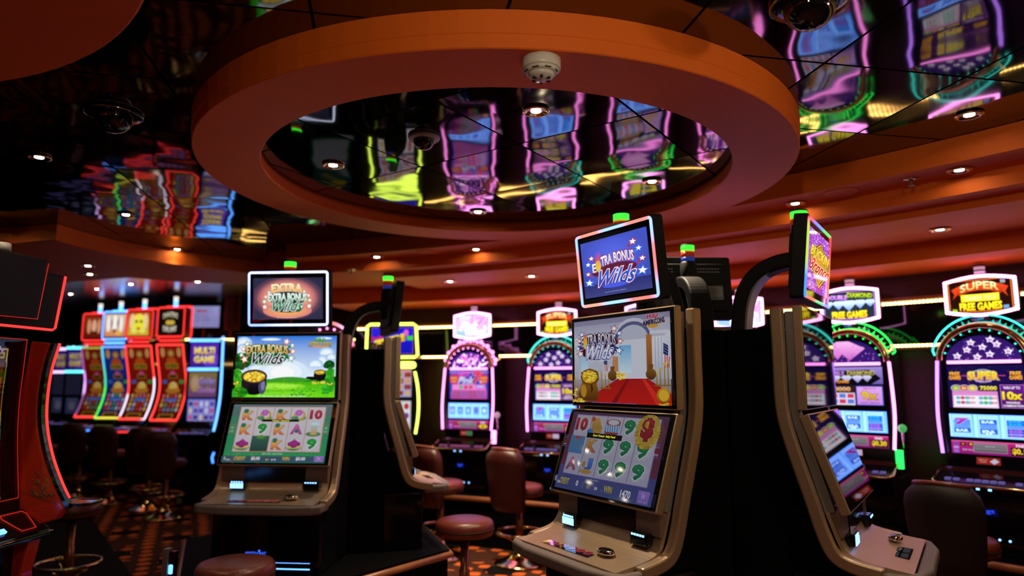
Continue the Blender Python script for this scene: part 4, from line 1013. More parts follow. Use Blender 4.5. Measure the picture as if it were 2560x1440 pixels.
def art_belly(kind):
    a = Art(860, 560, .405, .262, 1.05, 0, 0)
    if kind == 'super':
        a.rect(0, 0, 860, 560, '#140c48', '#241050')
        for i in range(30): a.star(random.randint(10, 850), random.randint(10, 290), random.randint(5, 12), random.choice(('#6a2a6a', '#5a3a2a', '#3a2a7a')))
        a.text('FREE', 90, 110, 120, 50, '#ffc83a', '#f08a1c', '#8a1c0c', .02, .04); a.text('GAMES', 90, 165, 140, 50, '#ffc83a', '#f08a1c', '#8a1c0c', .02, .04)
        a.text('FREE', 770, 110, 120, 50, '#ffc83a', '#f08a1c', '#8a1c0c', .02, .04); a.text('GAMES', 770, 165, 140, 50, '#ffc83a', '#f08a1c', '#8a1c0c', .02, .04)
        a.ell(415, 140, 130, 90, '#a0a8c8'); a.ell(415, 140, 118, 80, '#5a3a6a'); a.rect(170, 132, 660, 142, '#d83a9a')
        a.text('TIMES PAY', 415, 78, 170, 22, '#c8d0e8', res=1); a.text('SUPER', 415, 140, 350, 110, '#fff03a', '#f0a020', ['#fff0c0', '#8a3a10'], .02, .04, 0, 0, 8); a.text('TIMES PAY', 415, 208, 190, 26, '#e8b0f0', res=1)
        a.rect(45, 330, 560, 560, '#d878c8', '#f0c8e8'); a.rect(60, 400, 545, 545, '#f4ecf8')
        for i, c in enumerate(('#8ab040', '#d84a3a', '#e0c03a')): a.ell(95 + 95 * i, 300, 62, 44, '#b8b0c8'); a.ell(95 + 95 * i, 300, 50, 34, c); a.text(('2x', '5x', '4x')[i], 95 + 95 * i, 300, 50, 34, '#fff890', None, '#3a4010', .02, .04)
        a.rect(355, 262, 568, 340, '#20200c'); a.text('75000', 462, 300, 190, 56, '#f8f070', '#e8c83a', bold=.04)
        for j in range(2):
            for i in range(3):
                a.ell(110 + 52 * i, 430 + 62 * j, 26, 22, ('#6ab8c8', '#d84a5a', '#6ab8c8')[i]); a.ell(370 + 52 * i, 430 + 62 * j, 26, 22, ('#6ab8c8', '#3ac070', '#6ab8c8')[i])
            a.text(('5000', '2500')[j], 270, 430 + 62 * j, 70, 36, '#c82a3a', res=1, bold=.03); a.text(('2000', '1000')[j], 516, 430 + 62 * j, 62, 36, '#c82a3a', res=1, bold=.03)
        a.rect(590, 256, 850, 556, '#6a1c8a', '#58146a'); a.frame(590, 256, 850, 556, 5, '#d080e0')
        a.text('WIN UP TO', 715, 295, 180, 36, '#f4e8f8', bold=.03); a.text('10x', 715, 395, 220, 110, '#fff03a', '#f0c818', '#2a0838', .03, .05); a.text('WINNING', 715, 485, 150, 28, '#f4e8f8', bold=.03); a.text('COMBINATION', 715, 525, 220, 30, '#f4e8f8', bold=.03)
    elif kind == 'pink':
        a.rect(0, 0, 860, 560, '#4a48c8', '#3a38a8'); a.rect(0, 0, 860, 36, '#8a8af0')
        a.ell(110, 160, 110, 110, '#d8306a'); a.ell(750, 160, 110, 110, '#d8306a'); a.rect(25, 120, 170, 165, '#d89a3a'); a.rect(40, 190, 160, 225, '#d89a3a'); a.rect(690, 120, 835, 165, '#d89a3a'); a.rect(700, 190, 820, 225, '#d89a3a')
        a.text('HOT', 330, 70, 260, 110, '#ff6ad8', '#d838a8', '#501060', .02, .06); a.text('7', 610, 130, 190, 230, '#f03a6a', '#c82048', ['#f8d0e0', '#401060'], .02, .05, .2)
        a.text('Pink', 380, 190, 340, 150, '#f0f0ff', '#b8b8f0', '#382880', .025, .03, .35); a.text("'s", 690, 215, 50, 60, '#f0f0ff')
        a.poly([(40, 420), (80, 330), (790, 280), (830, 400), (830, 560), (40, 560)], '#e86ac8', '#c848b0'); a.rect(60, 270, 800, 370, '#f08ad8')
        for i in range(3): a.ell(260 + 110 * i, 325, 46, 34, ('#3ab85a', '#c8405a', '#c84a3a')[i])
        a.rect(590, 280, 780, 345, '#7a5ad8'); a.text('100000', 685, 312, 160, 40, '#f8e8ff', bold=.03)
        for j in range(3):
            for i in range(8): a.rect(70 + 92 * i, 400 + 48 * j, 145 + 92 * i, 436 + 48 * j, '#5a1a3a' if (i // 2) % 2 == 0 else '#4a3a8a'); a.rect(76 + 92 * i, 412 + 48 * j, 138 + 92 * i, 420 + 48 * j, '#f0a0c8')
    else:
        a.rect(0, 0, 860, 560, '#1c1830', '#141028'); a.rect(0, 0, 860, 250, '#a088d8', '#6a58a8')
        a.poly([(0, 60), (690, 40), (840, 170), (690, 260), (0, 260)], '#0c0a14')
        a.text('DOUBLE', 190, 92, 300, 60, '#d8a0f0', '#a060c8', None, bold=.04); a.text('DIAMOND', 570, 88, 380, 70, '#d8c87a', '#9a8a3a', '#2a2010', .02, .04)
        for x, r in ((90, 60), (220, 70), (370, 78), (520, 78), (650, 66)): a.poly([(x - r, 150), (x - r * .6, 125), (x + r * .6, 125), (x + r, 150), (x, 150 + r * 1.05)], '#e0e0f8', '#8a80c8')
        a.text('FREE GAMES', 250, 215, 300, 44, '#f0a83a', '#d87a1c', '#3a1c08', .02, .04)
        a.rect(0, 280, 470, 370, '#3a1c10'); a.text('100000', 250, 325, 330, 66, '#f0c89a', '#d8985a', bold=.04)
        a.rect(0, 380, 470, 560, '#e0d8f0')
        for j in range(2):
            for i in range(4): a.rect(20 + 115 * i, 395 + 82 * j, 110 + 115 * i, 455 + 82 * j, ('#5a7ad8', '#d83a5a', '#5a7ad8', '#d83a5a')[(i + j) % 4])
        a.rect(490, 280, 850, 560, '#e0a8f0', '#c88ae0'); a.frame(490, 280, 850, 560, 10, '#3a4ac8'); a.text('WIN UP TO', 670, 318, 180, 26, '#c83a6a', bold=.03, res=1); a.text('9x', 670, 420, 230, 130, '#f0c83a', '#c8901c', '#503810', .03, .05); a.text('WINNING COMBINATION', 670, 525, 260, 24, '#7a3a9a', bold=.03, res=1)
    return a

def art_reels(kind, n):
    a = Art(860, 290, .42, .142, 1.0, 0, 0)
    a.rect(0, 0, 860, 290, '#8ac8f0', '#a8d8f8')
    w = 860 / n
    for i in range(n):
        x = w * i; a.rect(x + w * .1, 8, x + w * .86, 282, '#d0e8f8', '#c0e0f8'); a.rect(x + w * .16, 70, x + w * .8, 215, '#6a88b8', '#88a8d0')
        for j in range(14): a.rect(x - w * .05, 8 + 20 * j, x + w * .07, 20 + 20 * j, '#f4ffe8', None, 1.1)
        c = x + w * .48
        def bar(y, h, col, tc='#f8f8ff'):
            a.rect(c - w * .32, y - h, c + w * .32, y + h, col); a.text('BAR', c, y, w * .5, h * 1.3, tc, bold=.05, res=1)
        if kind == 'pink':
            a.ell(c, 140, w * .2, 40, ('#f0d8f8', '#3a6a9a', '#5a8ab8', '#3a6a9a', '#f0f0ff')[i]); a.text(('7', '+', '-', '7', '8')[i], c, 140, w * .22, 66, ('#e04a6a', '#e8f8ff', '#e8f8ff', '#e04a6a', '#ffffff')[i], bold=.05, res=1)
        elif i == 0:
            a.text('7', c - 5, 92, w * .5, 80, '#e83a78', '#c82a5a', ['#f0f0ff', '#203a9a'], .02, .06, .2); bar(205, 28, '#2a5a8a')
        elif i == 1:
            bar(92, 28, '#2a5a8a'); bar(212, 30, '#2a5a8a'); a.text('2x', c, 220, w * .3, 60, '#ffffff', None, '#3a4a7a', .03, .05)
        else:
            bar(78, 15, '#1c6aa0', '#2ac0d8'); bar(112, 15, '#1c6aa0', '#2ac0d8')
            for q in range(3): bar(186 + 32 * q, 13, '#203a6a', '#f05a9a')
    a.c = [(r * .75, g * 1.15, b * 2.9) for r, g, b in a.c]          # cold backlight of the reels
    return a

def art_credit(paid):
    a = Art(860, 160, .42, .080, .95, 0, 0)
    a.rect(0, 0, 860, 160, '#c8207a', '#8a1c78'); a.rect(0, 0, 860, 14, '#f05aa8')
    for j in range(3): a.rect(20, 22 + 46 * j, 80, 56 + 46 * j, ('#7a4ac0', '#b88ae8', '#9a6ae0')[j])
    for x, s_ in ((130, '20'), (215, '1')): a.rect(x - 30, 18, x + 30, 62, '#201008'); a.text(s_, x, 40, 30, 26, '#f0a83a', bold=.04, res=1)
    a.text('PLAY 100 CR', 185, 110, 130, 24, '#e8c8e8', res=1)
    a.rect(240, 22, 600, 132, '#8a8088', '#605860'); a.frame(240, 22, 600, 132, 4, '#a8a0a8'); a.text('Pay 20 to win', 420, 60, 100, 18, '#d8d0d8', res=1); a.rect(250, 90, 590, 94, '#a098a0')
    a.text('PAID', 740, 32, 100, 34, '#f0e8f8', bold=.04); a.rect(635, 54, 850, 150, '#150a10'); a.text(paid, 742, 102, 190, 78, '#f8e03a', '#f0b82a', bold=.05)
    return a

def art_arch(kind):
    a = Art(500, 230, .40, .172, 1.1 if kind != 'pink' else 2.2, 0, 0)
    pts = [(0, 230)] + [(250 - 250 * cos(pi * k / 20), 228 - 215 * sin(pi * k / 20)) for k in range(21)] + [(500, 230)]
    a.poly(pts, '#2a1464', '#3a1870')
    if kind == 'diamond':
        a.poly([(60, 60), (150, 20), (250, 60), (150, 190)], '#f0a0e8', '#d868c8'); a.poly([(150, 20), (250, 20), (380, 90), (250, 200), (140, 90)], '#f8b8f0', '#c858c0')
    for i in range(46 if kind != 'pink' else 90):
        x = random.uniform(20, 480); y = random.uniform(40, 220)
        if ((x - 250) / 240) ** 2 + ((228 - y) / 200) ** 2 > .93: continue
        if kind == 'pink': a.rect(x - 9, y - 12, x + 9, y + 14, random.choice(('#f8c0f0', '#e880d8', '#ffe8ff', '#d060c0')))
        else: a.ell(x, y, 5, 5, random.choice(('#c86ae0', '#8a4ae0', '#f0a0f0')), 7)
    if kind == 'super':
        for x, y in ((80, 180), (150, 130), (215, 190), (255, 110), (300, 170), (350, 90), (420, 150), (180, 70), (310, 50)):
            a.star(x, y, 34, '#f8e0ff', 8); a.ell(x, y, 22, 18, '#fff0ff'); a.text(random.choice(('3x', '5x')), x, y, 26, 22, '#8a3ac8', bold=.05, res=1)
    for i in range(24): a.ell(12 + 20.5 * i, 222, 7, 7, '#f8b0e8', 8)
    return a

def reel_machine(px, kind, label, crest, paid, r=9.03, nreel=3, lamp='neon_pink', dz=0.):
    x, y = on_ring(px, r)
    az = atan2(RC[0] - x, -(RC[1] - y))
    t = thing('reel_slot_machine', label, 'slot machine', (x, y, .41), az, 'reel slot machines along the curved wall')
    Z = -.41
    def sh(m): m.v = [(x, y, z + Z) for x, y, z in m.v]; return m
    sh(MB().prism(rrect(-.255, .41, .255, .775, .02), -.165, .28, 'y')).build('base_cabinet', M['gloss_black'], t)
    arch = [(.245 * cos(pi * k / 24), 1.53 + .225 * sin(pi * k / 24)) for k in range(25)]
    sh(MB().prism([(-.245, .76)] + [(-.245, 1.53)] + arch[::-1][1:-1] + [(.245, 1.53), (.245, .76)], .0, .27, 'y')).build('cabinet', M['gloss_black'], t, .006)
    # chrome hood over the half round top glass
    hood = sh(MB().tube([(.236 * cos(pi * k / 24), -.01, 1.535 + .215 * sin(pi * k / 24)) for k in range(25)], .020, 10)).build('arch_hood', M['gold_chrome'], t)
    m = MB()
    for k in range(1, 12): a_ = pi * k / 12; m.ball((.205 * cos(a_), -.022, 1.535 + .187 * sin(a_)), .0055, 8)
    sh(m).build('hood_bulb', M['neon_white'] if kind == 'pink' else M['neon_teal_b'] if kind == 'super' else M['neon_green'], hood)
    art_arch(kind).build('arch_glass', t, (0, -.004, 1.612 + Z))
    # glowing crest standing on the arch
    m = MB()
    n = 21
    if crest == 'beads':
        for k in range(n):
            a_ = D(8) + D(164) * k / (n - 1); q = .262 + .012 * (k % 2)
            m.ball((q * cos(a_), .03, 1.535 + (q - .005) * sin(a_)), .019 if k % 2 else .014, 8)
        cm = M['neon_pink']
    else:
        for k in range(n):
            a_ = D(16) + D(148) * k / (n - 1); h = .036 if k % 2 else .022
            if abs(k - 10) < 2: continue
            c_, s_ = cos(a_), sin(a_); b0 = Vector((.246 * c_, .03, 1.535 + .238 * s_)); tip = Vector(((.246 + h) * c_, .03, 1.535 + (.238 + h) * s_)); u = Vector((-s_, 0, c_)) * .007
            m.add([b0 - u + Vector((0, -.006, 0)), b0 + u + Vector((0, -.006, 0)), tip, b0 - u + Vector((0, .006, 0)), b0 + u + Vector((0, .006, 0))], [(0, 1, 2), (3, 2, 4), (0, 2, 3), (1, 4, 2), (0, 3, 4, 1)])
        m.tube([(.247 * cos(D(14) + D(152) * k / 30), .03, 1.535 + .239 * sin(D(14) + D(152) * k / 30)) for k in range(31)], .004, 5)
        cm = M['neon_teal'] if crest == 'teal' else M['neon_green']
        m2 = MB(); m2.tube([(.292 * cos(D(14) + D(152) * k / 30), .03, 1.535 + .284 * sin(D(14) + D(152) * k / 30)) for k in range(31)], .006, 6).tube([(.300 * cos(D(s0)) * q / .3, .03, 1.535 + .29 * sin(D(s0)) * q / .3) for s0, q in ((12, .27), (14, .292))], .006, 6)
        m2.tube([(.292 * cos(D(166)), .03, 1.535 + .284 * sin(D(166))), (.275 * cos(D(172)), .03, 1.535 + .26 * sin(D(172)))], .006, 6)
        sh(m2).build('crest_tube', M['neon_teal_b'] if crest == 'teal' else M['neon_green'], t)
        q = Art(90, 26, .07, .020, 1.0); q.text('IGT', 52, 13, 42, 18, '#3ac0d8', bold=.04, res=1); q.ell(16, 13, 11, 11, '#2a70d0', 12); q.ell(16, 13, 6, 6, '#102048', 10)
        q.build('crest_badge', t, (0, .02, 1.795 + Z))
    sh(m).build('crest', cm, t)
    # neon down both sides and across
    for sx in (-1, 1):
        P = smooth_path([(.250, .00, 1.535), (.263, -.012, 1.30), (.265, -.02, 1.15), (.252, -.03, .955)], 6)
        sh(MB().tube([(sx * p[0], p[1] - .012, p[2]) for p in P], .0105, 8)).build('side_neon', M[lamp], t)
    sh(MB().box(-.195, .195, -.018, -.002, 1.515, 1.533)).build('light_bar', M['neon_pink'], t, .003)
    art_belly(kind).build('pay_glass', t, (0, -.003, 1.372 + Z))
    art_reels(kind, nreel).build('reel_window', t, (0, -.003, 1.130 + Z))
    art_credit(paid).build('credit_display', t, (0, -.003, .997 + Z))
    q = Art(120, 40, .125, .042, .7); q.rect(0, 0, 120, 40, '#a82a1c'); q.poly([(66, 22), (92, 4), (114, 20), (88, 38)], '#d8d0f0') if paid == '$0.10' else q.rect(62, 2, 118, 38, '#2a8a5a' if kind == 'pink' else '#d8c8e8'); q.text('FREE PLAY', 34, 14, 44, 6, '#f0d0c8', res=1); q.text('POINTS', 34, 26, 34, 6, '#f0d0c8', res=1)
    q.build('player_display', t, (-.02, -.003, .920 + Z))
    prof = [(.0, .885), (-.03, .875), (-.055, .85), (-.19, .805), (-.215, .795), (-.215, .765), (.0, .765)]
    con = sh(MB().prism(prof, -.262, .262, 'x')).build('console', M['gloss_black'], t, .006)
    sh(MB().tube([(-.268, -.02, .88), (-.272, -.1, .845), (-.272, -.205, .80), (-.24, -.226, .79), (.24, -.226, .79), (.272, -.205, .80), (.272, -.1, .845), (.268, -.02, .88)], .0085, 8)).build('console_rim', M['gold_chrome'], con)
    for x in (-.20, -.155, -.085, -.045, -.005, .035, .075, .16, .205):
        m = MB().box(x - .016, x + .016, -.185, -.150, .808, .824)
        b = sh(m).build('play_key', M_KEY_PINK if kind == 'pink' else M_KEY, con, .004)
    m = MB()
    for sx in (-.035, .025): m.box(sx - .009, sx + .009, -.2172, -.213, .769, .781)
    sh(m).build('lip_light', M['glow_ice'], con)
    q = Art(100, 50, .09, .045, 1.0); q.rect(0, 0, 100, 50, '#000418', '#02083a'); q.text('igt', 52, 26, 60, 34, '#2a4cff', bold=.02)
    q.build('lit_badge', t, (.0, -.168, .645 + Z))
    m = MB()
    for sx in (.04, .09): m.ball((sx, -.170, .492), .007, 8)
    sh(m).build('floor_light', M['glow_ice'], t)
    # sign on top
    sh(MB().lathe([(.03, 1.74), (.03, 1.83)], 12, 0, Matrix.Translation((0, .12, 0)))).build('sign_post', M['matte_black'], t)
    out = []
    for k in range(9): out.append((-.195 + .39 * k / 8, 2.045 + .028 * sin(pi * k / 8)))
    for k in range(9): out.append((.195 - .39 * k / 8, 1.845 - .028 * sin(pi * k / 8)))
    sgn = sh(MB().prism(out, .065, .14, 'y')).build('sign', M['matte_black'], t, .012)
    a = art_sign(kind)
    art_clip(a).build('sign_picture', sgn, (0, .060, 1.945 + Z), clip=False)
    m = MB(); per = []
    for i in range(len(out)):
        p, q = Vector(out[i]), Vector(out[(i + 1) % len(out)]); k = max(1, round((q - p).length / .0185)); per += [p + (q - p) * j / k for j in range(k)]
    for p in per: m.ball((p.x * .97, .062, (p.y - 1.945) * .97 + 1.945), .0115, 8)
    m.tube([(p.x * .97, .066, (p.y - 1.945) * .97 + 1.945) for p in per], .010, 6, True)
    sh(m).build('sign_bulb', M['neon_white'], sgn)
    st = sh(MB().lathe([(.034, 2.07), (.034, 2.088)], 16, 0, Matrix.Translation((0, .11, 0))).lathe([(.034, 2.107), (.034, 2.113)], 16, 0, Matrix.Translation((0, .11, 0))).lathe([(.034, 2.135), (.034, 2.145)], 16, 0, Matrix.Translation((0, .11, 0)))).build('signal_light', M['matte_black'], t)
    sh(MB().lathe([(.031, 2.087), (.031, 2.108)], 16, 0, Matrix.Translation((0, .11, 0))).lathe([(.031, 2.112), (.031, 2.136)], 16, 0, Matrix.Translation((0, .11, 0)))).build('lens', M['seg_pink'], st)
    # pull lever on the side
    lv = sh(MB().lathe([(.03, 0), (.03, .03)], 16, 0, Matrix.Translation((.256, .05, .90)) @ Matrix.Rotation(pi / 2, 4, 'Y')).tube([(.283, .05, .90), (.295, .02, .99), (.30, -.01, 1.07)], .009, 8)).build('pull_lever', M['chrome'], t)
    sh(MB().ball((.301, -.013, 1.095), .028, 14)).build('lever_knob', M['seg_pink'] if kind != 'diamond' else M_KNOB_G, lv)
    sh(MB().box(.258, .300, -.05, -.03, .835, .955)).build('lever_lamp', M['neon_green'] if kind == 'diamond' else M['neon_pink'], lv)
    return t

def art_clip(a):
    """bow the picture's top and bottom edge to the barrel shape of the sign"""
    a.v = [(x, y * (1 + .10 * (1 - (x / (a.w / 2)) ** 2)), z) for x, y, z in a.v]
    return a

M_KEY = pbr('violet_key', (.10, .08, .22), .3, emit=(.30, .24, .85), es=.28)
M_KEY_PINK = pbr('pink_key', (.20, .06, .16), .3, emit=(.9, .2, .6), es=.22)
M_KNOB_G = pbr('green_knob', (.15, .6, .2), .3, emit=(.1, .9, .2), es=.35)

reel_machine(1174, 'pink', 'reel slot machine with a bright pink sign and pink beads on its arch', 'beads', '0', nreel=5)
reel_machine(1384, 'super', 'reel slot machine with a red and yellow sign, second from the pink beaded one', 'teal', '0.00')
reel_machine(1608, 'diamond', 'reel slot machine with a green crest, seen mirrored in the round ceiling mirror', 'green', '$0.25')
reel_machine(1835, 'pink', 'reel slot machine with a pink sign, mostly hidden behind the turned away machine', 'beads', '0', nreel=5)
reel_machine(2112, 'diamond', 'reel slot machine with a row of diamonds on its green edged sign', 'green', '$0.30')
reel_machine(2440, 'super', 'nearest reel slot machine with a red and yellow sign and teal fins on its arch', 'teal', '$0.10', lamp='neon_violet')

# ---------------------------------------------------------------- machine with the yellow green frame
def neon_machine():
    x, y = on_ring(985, 9.03); az = atan2(RC[0] - x, -(RC[1] - y)) + .12
    t = thing('neon_slot_machine', 'slot machine with yellow green neon frames, behind the machine seen from its side', 'slot machine', (x, y, .41), az)
    Z = -.41
    def sh(m): m.v = [(x, y, z + Z) for x, y, z in m.v]; return m
    sh(MB().box(-.25, .25, -.15, .28, .41, .78)).build('base_cabinet', M['gloss_black'], t, .01)
    sh(MB().box(-.235, .235, .02, .26, .77, 1.68)).build('cabinet', M['gloss_black'], t, .01)
    up = sh(MB().prism([(-.27, 1.98), (.25, 1.98), (.275, 1.64), (-.275, 1.64)], -.01, .05, 'y')).build('upper_monitor', M['gloss_black'], t, .006)
    P = [(-.265, 1.975), (.245, 1.975), (.27, 1.645), (-.27, 1.645)]; n = []
    for i in range(4):
        p, q = Vector(P[i]), Vector(P[(i + 1) % 4]); n += [tuple(p + (q - p) * .06), tuple(p + (q - p) * .5), tuple(p + (q - p) * .94)]
    sh(MB().tube([(p[0], -.018, p[1]) for p in n], .013, 8, True)).build('neon_border', M['neon_yellow'], up)
    a = Art(520, 330, .44, .27, 1.0); a.rect(0, 0, 520, 330, '#1c1ce0', '#1414b8'); a.frame(0, 0, 520, 330, 5, '#c0709a')
    a.ell(60, 60, 60, 46, '#2a20e0'); a.text('Fruit', 70, 130, 150, 60, '#f02a1c', None, None, bold=.03, rot=12); a.ell(20, 220, 40, 30, '#3aa0f0')
    a.text('SPITFIRE', 225, 165, 390, 92, '#fff03a', '#f0a818', '#8a3a08', .04, .06, .1, 13); a.ell(430, 70, 30, 40, '#f060d0'); a.rect(440, 110, 515, 160, '#3ad82a')
    a.build('screen_picture', up, (0, -.013, 1.81 + Z))
    sh(MB().prism(rrect(-.22, 1.535, .24, 1.60, .03), -.045, .03, 'y')).build('light_bar', M['neon_yellow'], t, .004)
    for sx in (-1, 1):
        Q = smooth_path([(.245, 1.50), (.275, 1.36), (.288, 1.2), (.283, 1.05), (.262, .90)], 6)
        sh(MB().tube([(sx * p[0], -.02, p[1]) for p in Q], .012, 8)).build('side_neon', M['neon_yellow'], t)
    a = Art(420, 640, .40, .62, .8); a.rect(0, 0, 420, 640, '#0a080c'); a.rect(0, 0, 420, 280, '#e89aa8', '#b8b0e8')
    for j in range(4):
        for i in range(5): a.rect(20 + 82 * i, 34 + 62 * j, 84 + 82 * i, 78 + 62 * j, ('#3a2a10', '#c8b0a0')[(i + j) % 2]); a.ell(52 + 82 * i, 56 + 62 * j, 20, 14, random.choice(('#f0c020', '#d83a2a', '#3ab84a', '#e8a01c')), 10)
    a.rect(0, 320, 420, 620, '#d8d0e0', '#c0b8d8')
    for i in range(5):
        a.rect(8 + 82 * i, 330, 82 + 82 * i, 610, '#f0eef4')
        for j in range(3): a.ell(45 + 82 * i, 375 + 95 * j, 28, 32, random.choice(('#2a2a30', '#c83a2a', '#3a6ad8', '#d8a02a', '#7a3aa8')), 12)
    a.build('screen_picture', t, (0, .012, 1.215 + Z))
    con = sh(MB().prism([(.02, .87), (-.05, .85), (-.21, .80), (-.21, .77), (.02, .77)], -.25, .25, 'x')).build('console', M['gloss_black'], t, .006)
    for k in range(6): sh(MB().box(-.18 + .06 * k, -.14 + .06 * k, -.18, -.14, .808, .826)).build('play_key', M_KEY, con, .004)
    sh(MB().lathe([(.03, 1.98), (.03, 2.06)], 14, 0, Matrix.Translation((0, .03, 0)))).build('signal_light', M['seg_white'], t)
neon_machine()

# ---------------------------------------------------------------- machine with a rainbow arch topper, mostly hidden
def rainbow_machine():
    p = at(808, 850, 7.15)
    t = thing('arch_topped_slot_machine', 'slot machine with a rainbow lit arch topper, half hidden by the gold kettle machine', 'slot machine', (p.x, p.y, .003), D(-8))
    MB().box(-.26, .26, .0, .45, 0, .80).build('base_cabinet', M['gloss_black'], t, .01)
    MB().box(-.25, .25, .06, .42, .79, 1.72).build('cabinet', M['gloss_black'], t, .01)
    q = Art(300, 500, .44, .74, .1); q.rect(0, 0, 300, 500, '#1c3a6a', '#3a8a3a'); q.ell(150, 120, 110, 60, '#e8c83a'); q.rect(20, 260, 280, 480, '#d8d8e8'); q.build('screen_picture', t, (0, .055, 1.28))
    c = Vector((0, .12, 1.70))
    for r0, nm, mt in ((.30, 'arch_panel', 'dark_wood'),):
        pts = [(r0 * cos(pi * k / 24), 1.72 + r0 * sin(pi * k / 24)) for k in range(25)]
        MB().prism(pts + [(-r0, 1.70), (r0, 1.70)], .10, .16, 'y').build(nm, M[mt], t, .006)
    mb = MB(); n = 30; cols = [(.9, 1.1, 2.2), (.4, 1.8, .5), (1.8, 1.5, .3), (2.0, .4, .4), (1.8, 1.2, 2.2), (2.0, .4, .6)]
    mb.tube([(.30 * cos(D(170) - D(160) * k / n), .09, 1.72 + .30 * sin(D(170) - D(160) * k / n)) for k in range(n + 1)], .013, 8)
    o = mb.build('arch_light', M_GLOW, t); cv = []
    for k in range(n + 1):
        f = k / n * (len(cols) - 1); i = min(len(cols) - 2, int(f)); cv += [tuple(a + (b - a) * (f - i) for a, b in zip(cols[i], cols[i + 1]))] * 8
    o.data.color_attributes.new('Col', 'FLOAT_COLOR', 'POINT').data.foreach_set('color', [x for c_ in cv for x in (*c_, 1.)])
    a = Art(400, 220, .40, .22, .55); a.ell(200, 130, 190, 85, '#3a1808'); a.ell(240, 130, 70, 60, '#3a6ac8'); a.ell(300, 120, 40, 55, '#c8c8e0'); a.ell(290, 175, 90, 36, '#4a9a2a'); a.ell(150, 175, 90, 30, '#d89a4a')
    a.build('arch_picture', t, (0, .095, 1.81))
    m = MB()
    for k in range(7): m.ball((.235 * cos(D(150 - 20 * k)), .088, 1.74 + .22 * sin(D(150 - 20 * k))), .009, 8)
    m.build('arch_bulb', M['neon_white'], t)
rainbow_machine()

# ---------------------------------------------------------------- curved red machines of the far row
def art_curve(blue, dim):
    a = Art(300, 700, .36, .80, dim)
    b1, b2 = ('#1c3a9a', '#0c1c5a') if blue else ('#9a1c10', '#5a0c06')
    a.rect(0, 0, 300, 700, b1, b2)
    a.ell(50, 70, 26, 45, '#e0a060'); a.ell(250, 70, 26, 45, '#e0a060'); a.ell(150, 80, 45, 40, '#8a5a2a'); a.ell(150, 80, 30, 26, '#d8a04a')
    a.ell(150, 150, 62, 34, '#c8501c'); a.rect(75, 172, 225, 222, '#d8982a'); a.rect(86, 180, 214, 214, '#140c08'); a.text('$201.65', 150, 197, 90, 18, '#f0e040', res=1)
    a.ell(150, 262, 34, 18, '#d84a8a'); a.rect(95, 276, 205, 314, '#b8802a'); a.rect(104, 283, 196, 307, '#140c08'); a.text('$63.25', 150, 295, 70, 14, '#e8d840', res=1)
    a.rect(20, 330, 75, 362, '#3a6ac8'); a.rect(225, 330, 280, 362, '#3aa84a')
    a.ell(150, 400, 60, 55, '#e8b83a'); a.ell(150, 380, 34, 34, '#f0d080'); a.ell(150, 430, 90, 30, '#c87a2a')
    for j in range(4):
        for i in range(5): a.ell(50 + 50 * i, 480 + 42 * j, 17, 19, random.choice(('#3aa07a', '#d86a8a', '#e8c85a', '#c83a2a', '#c8c8d8', '#6a8ac8', '#e0904a')), 9)
    a.rect(80, 505, 220, 530, '#3a7ae0'); a.rect(60, 645, 240, 690, '#c88a2a'); a.rect(75, 654, 225, 680, '#140c08')
    return a

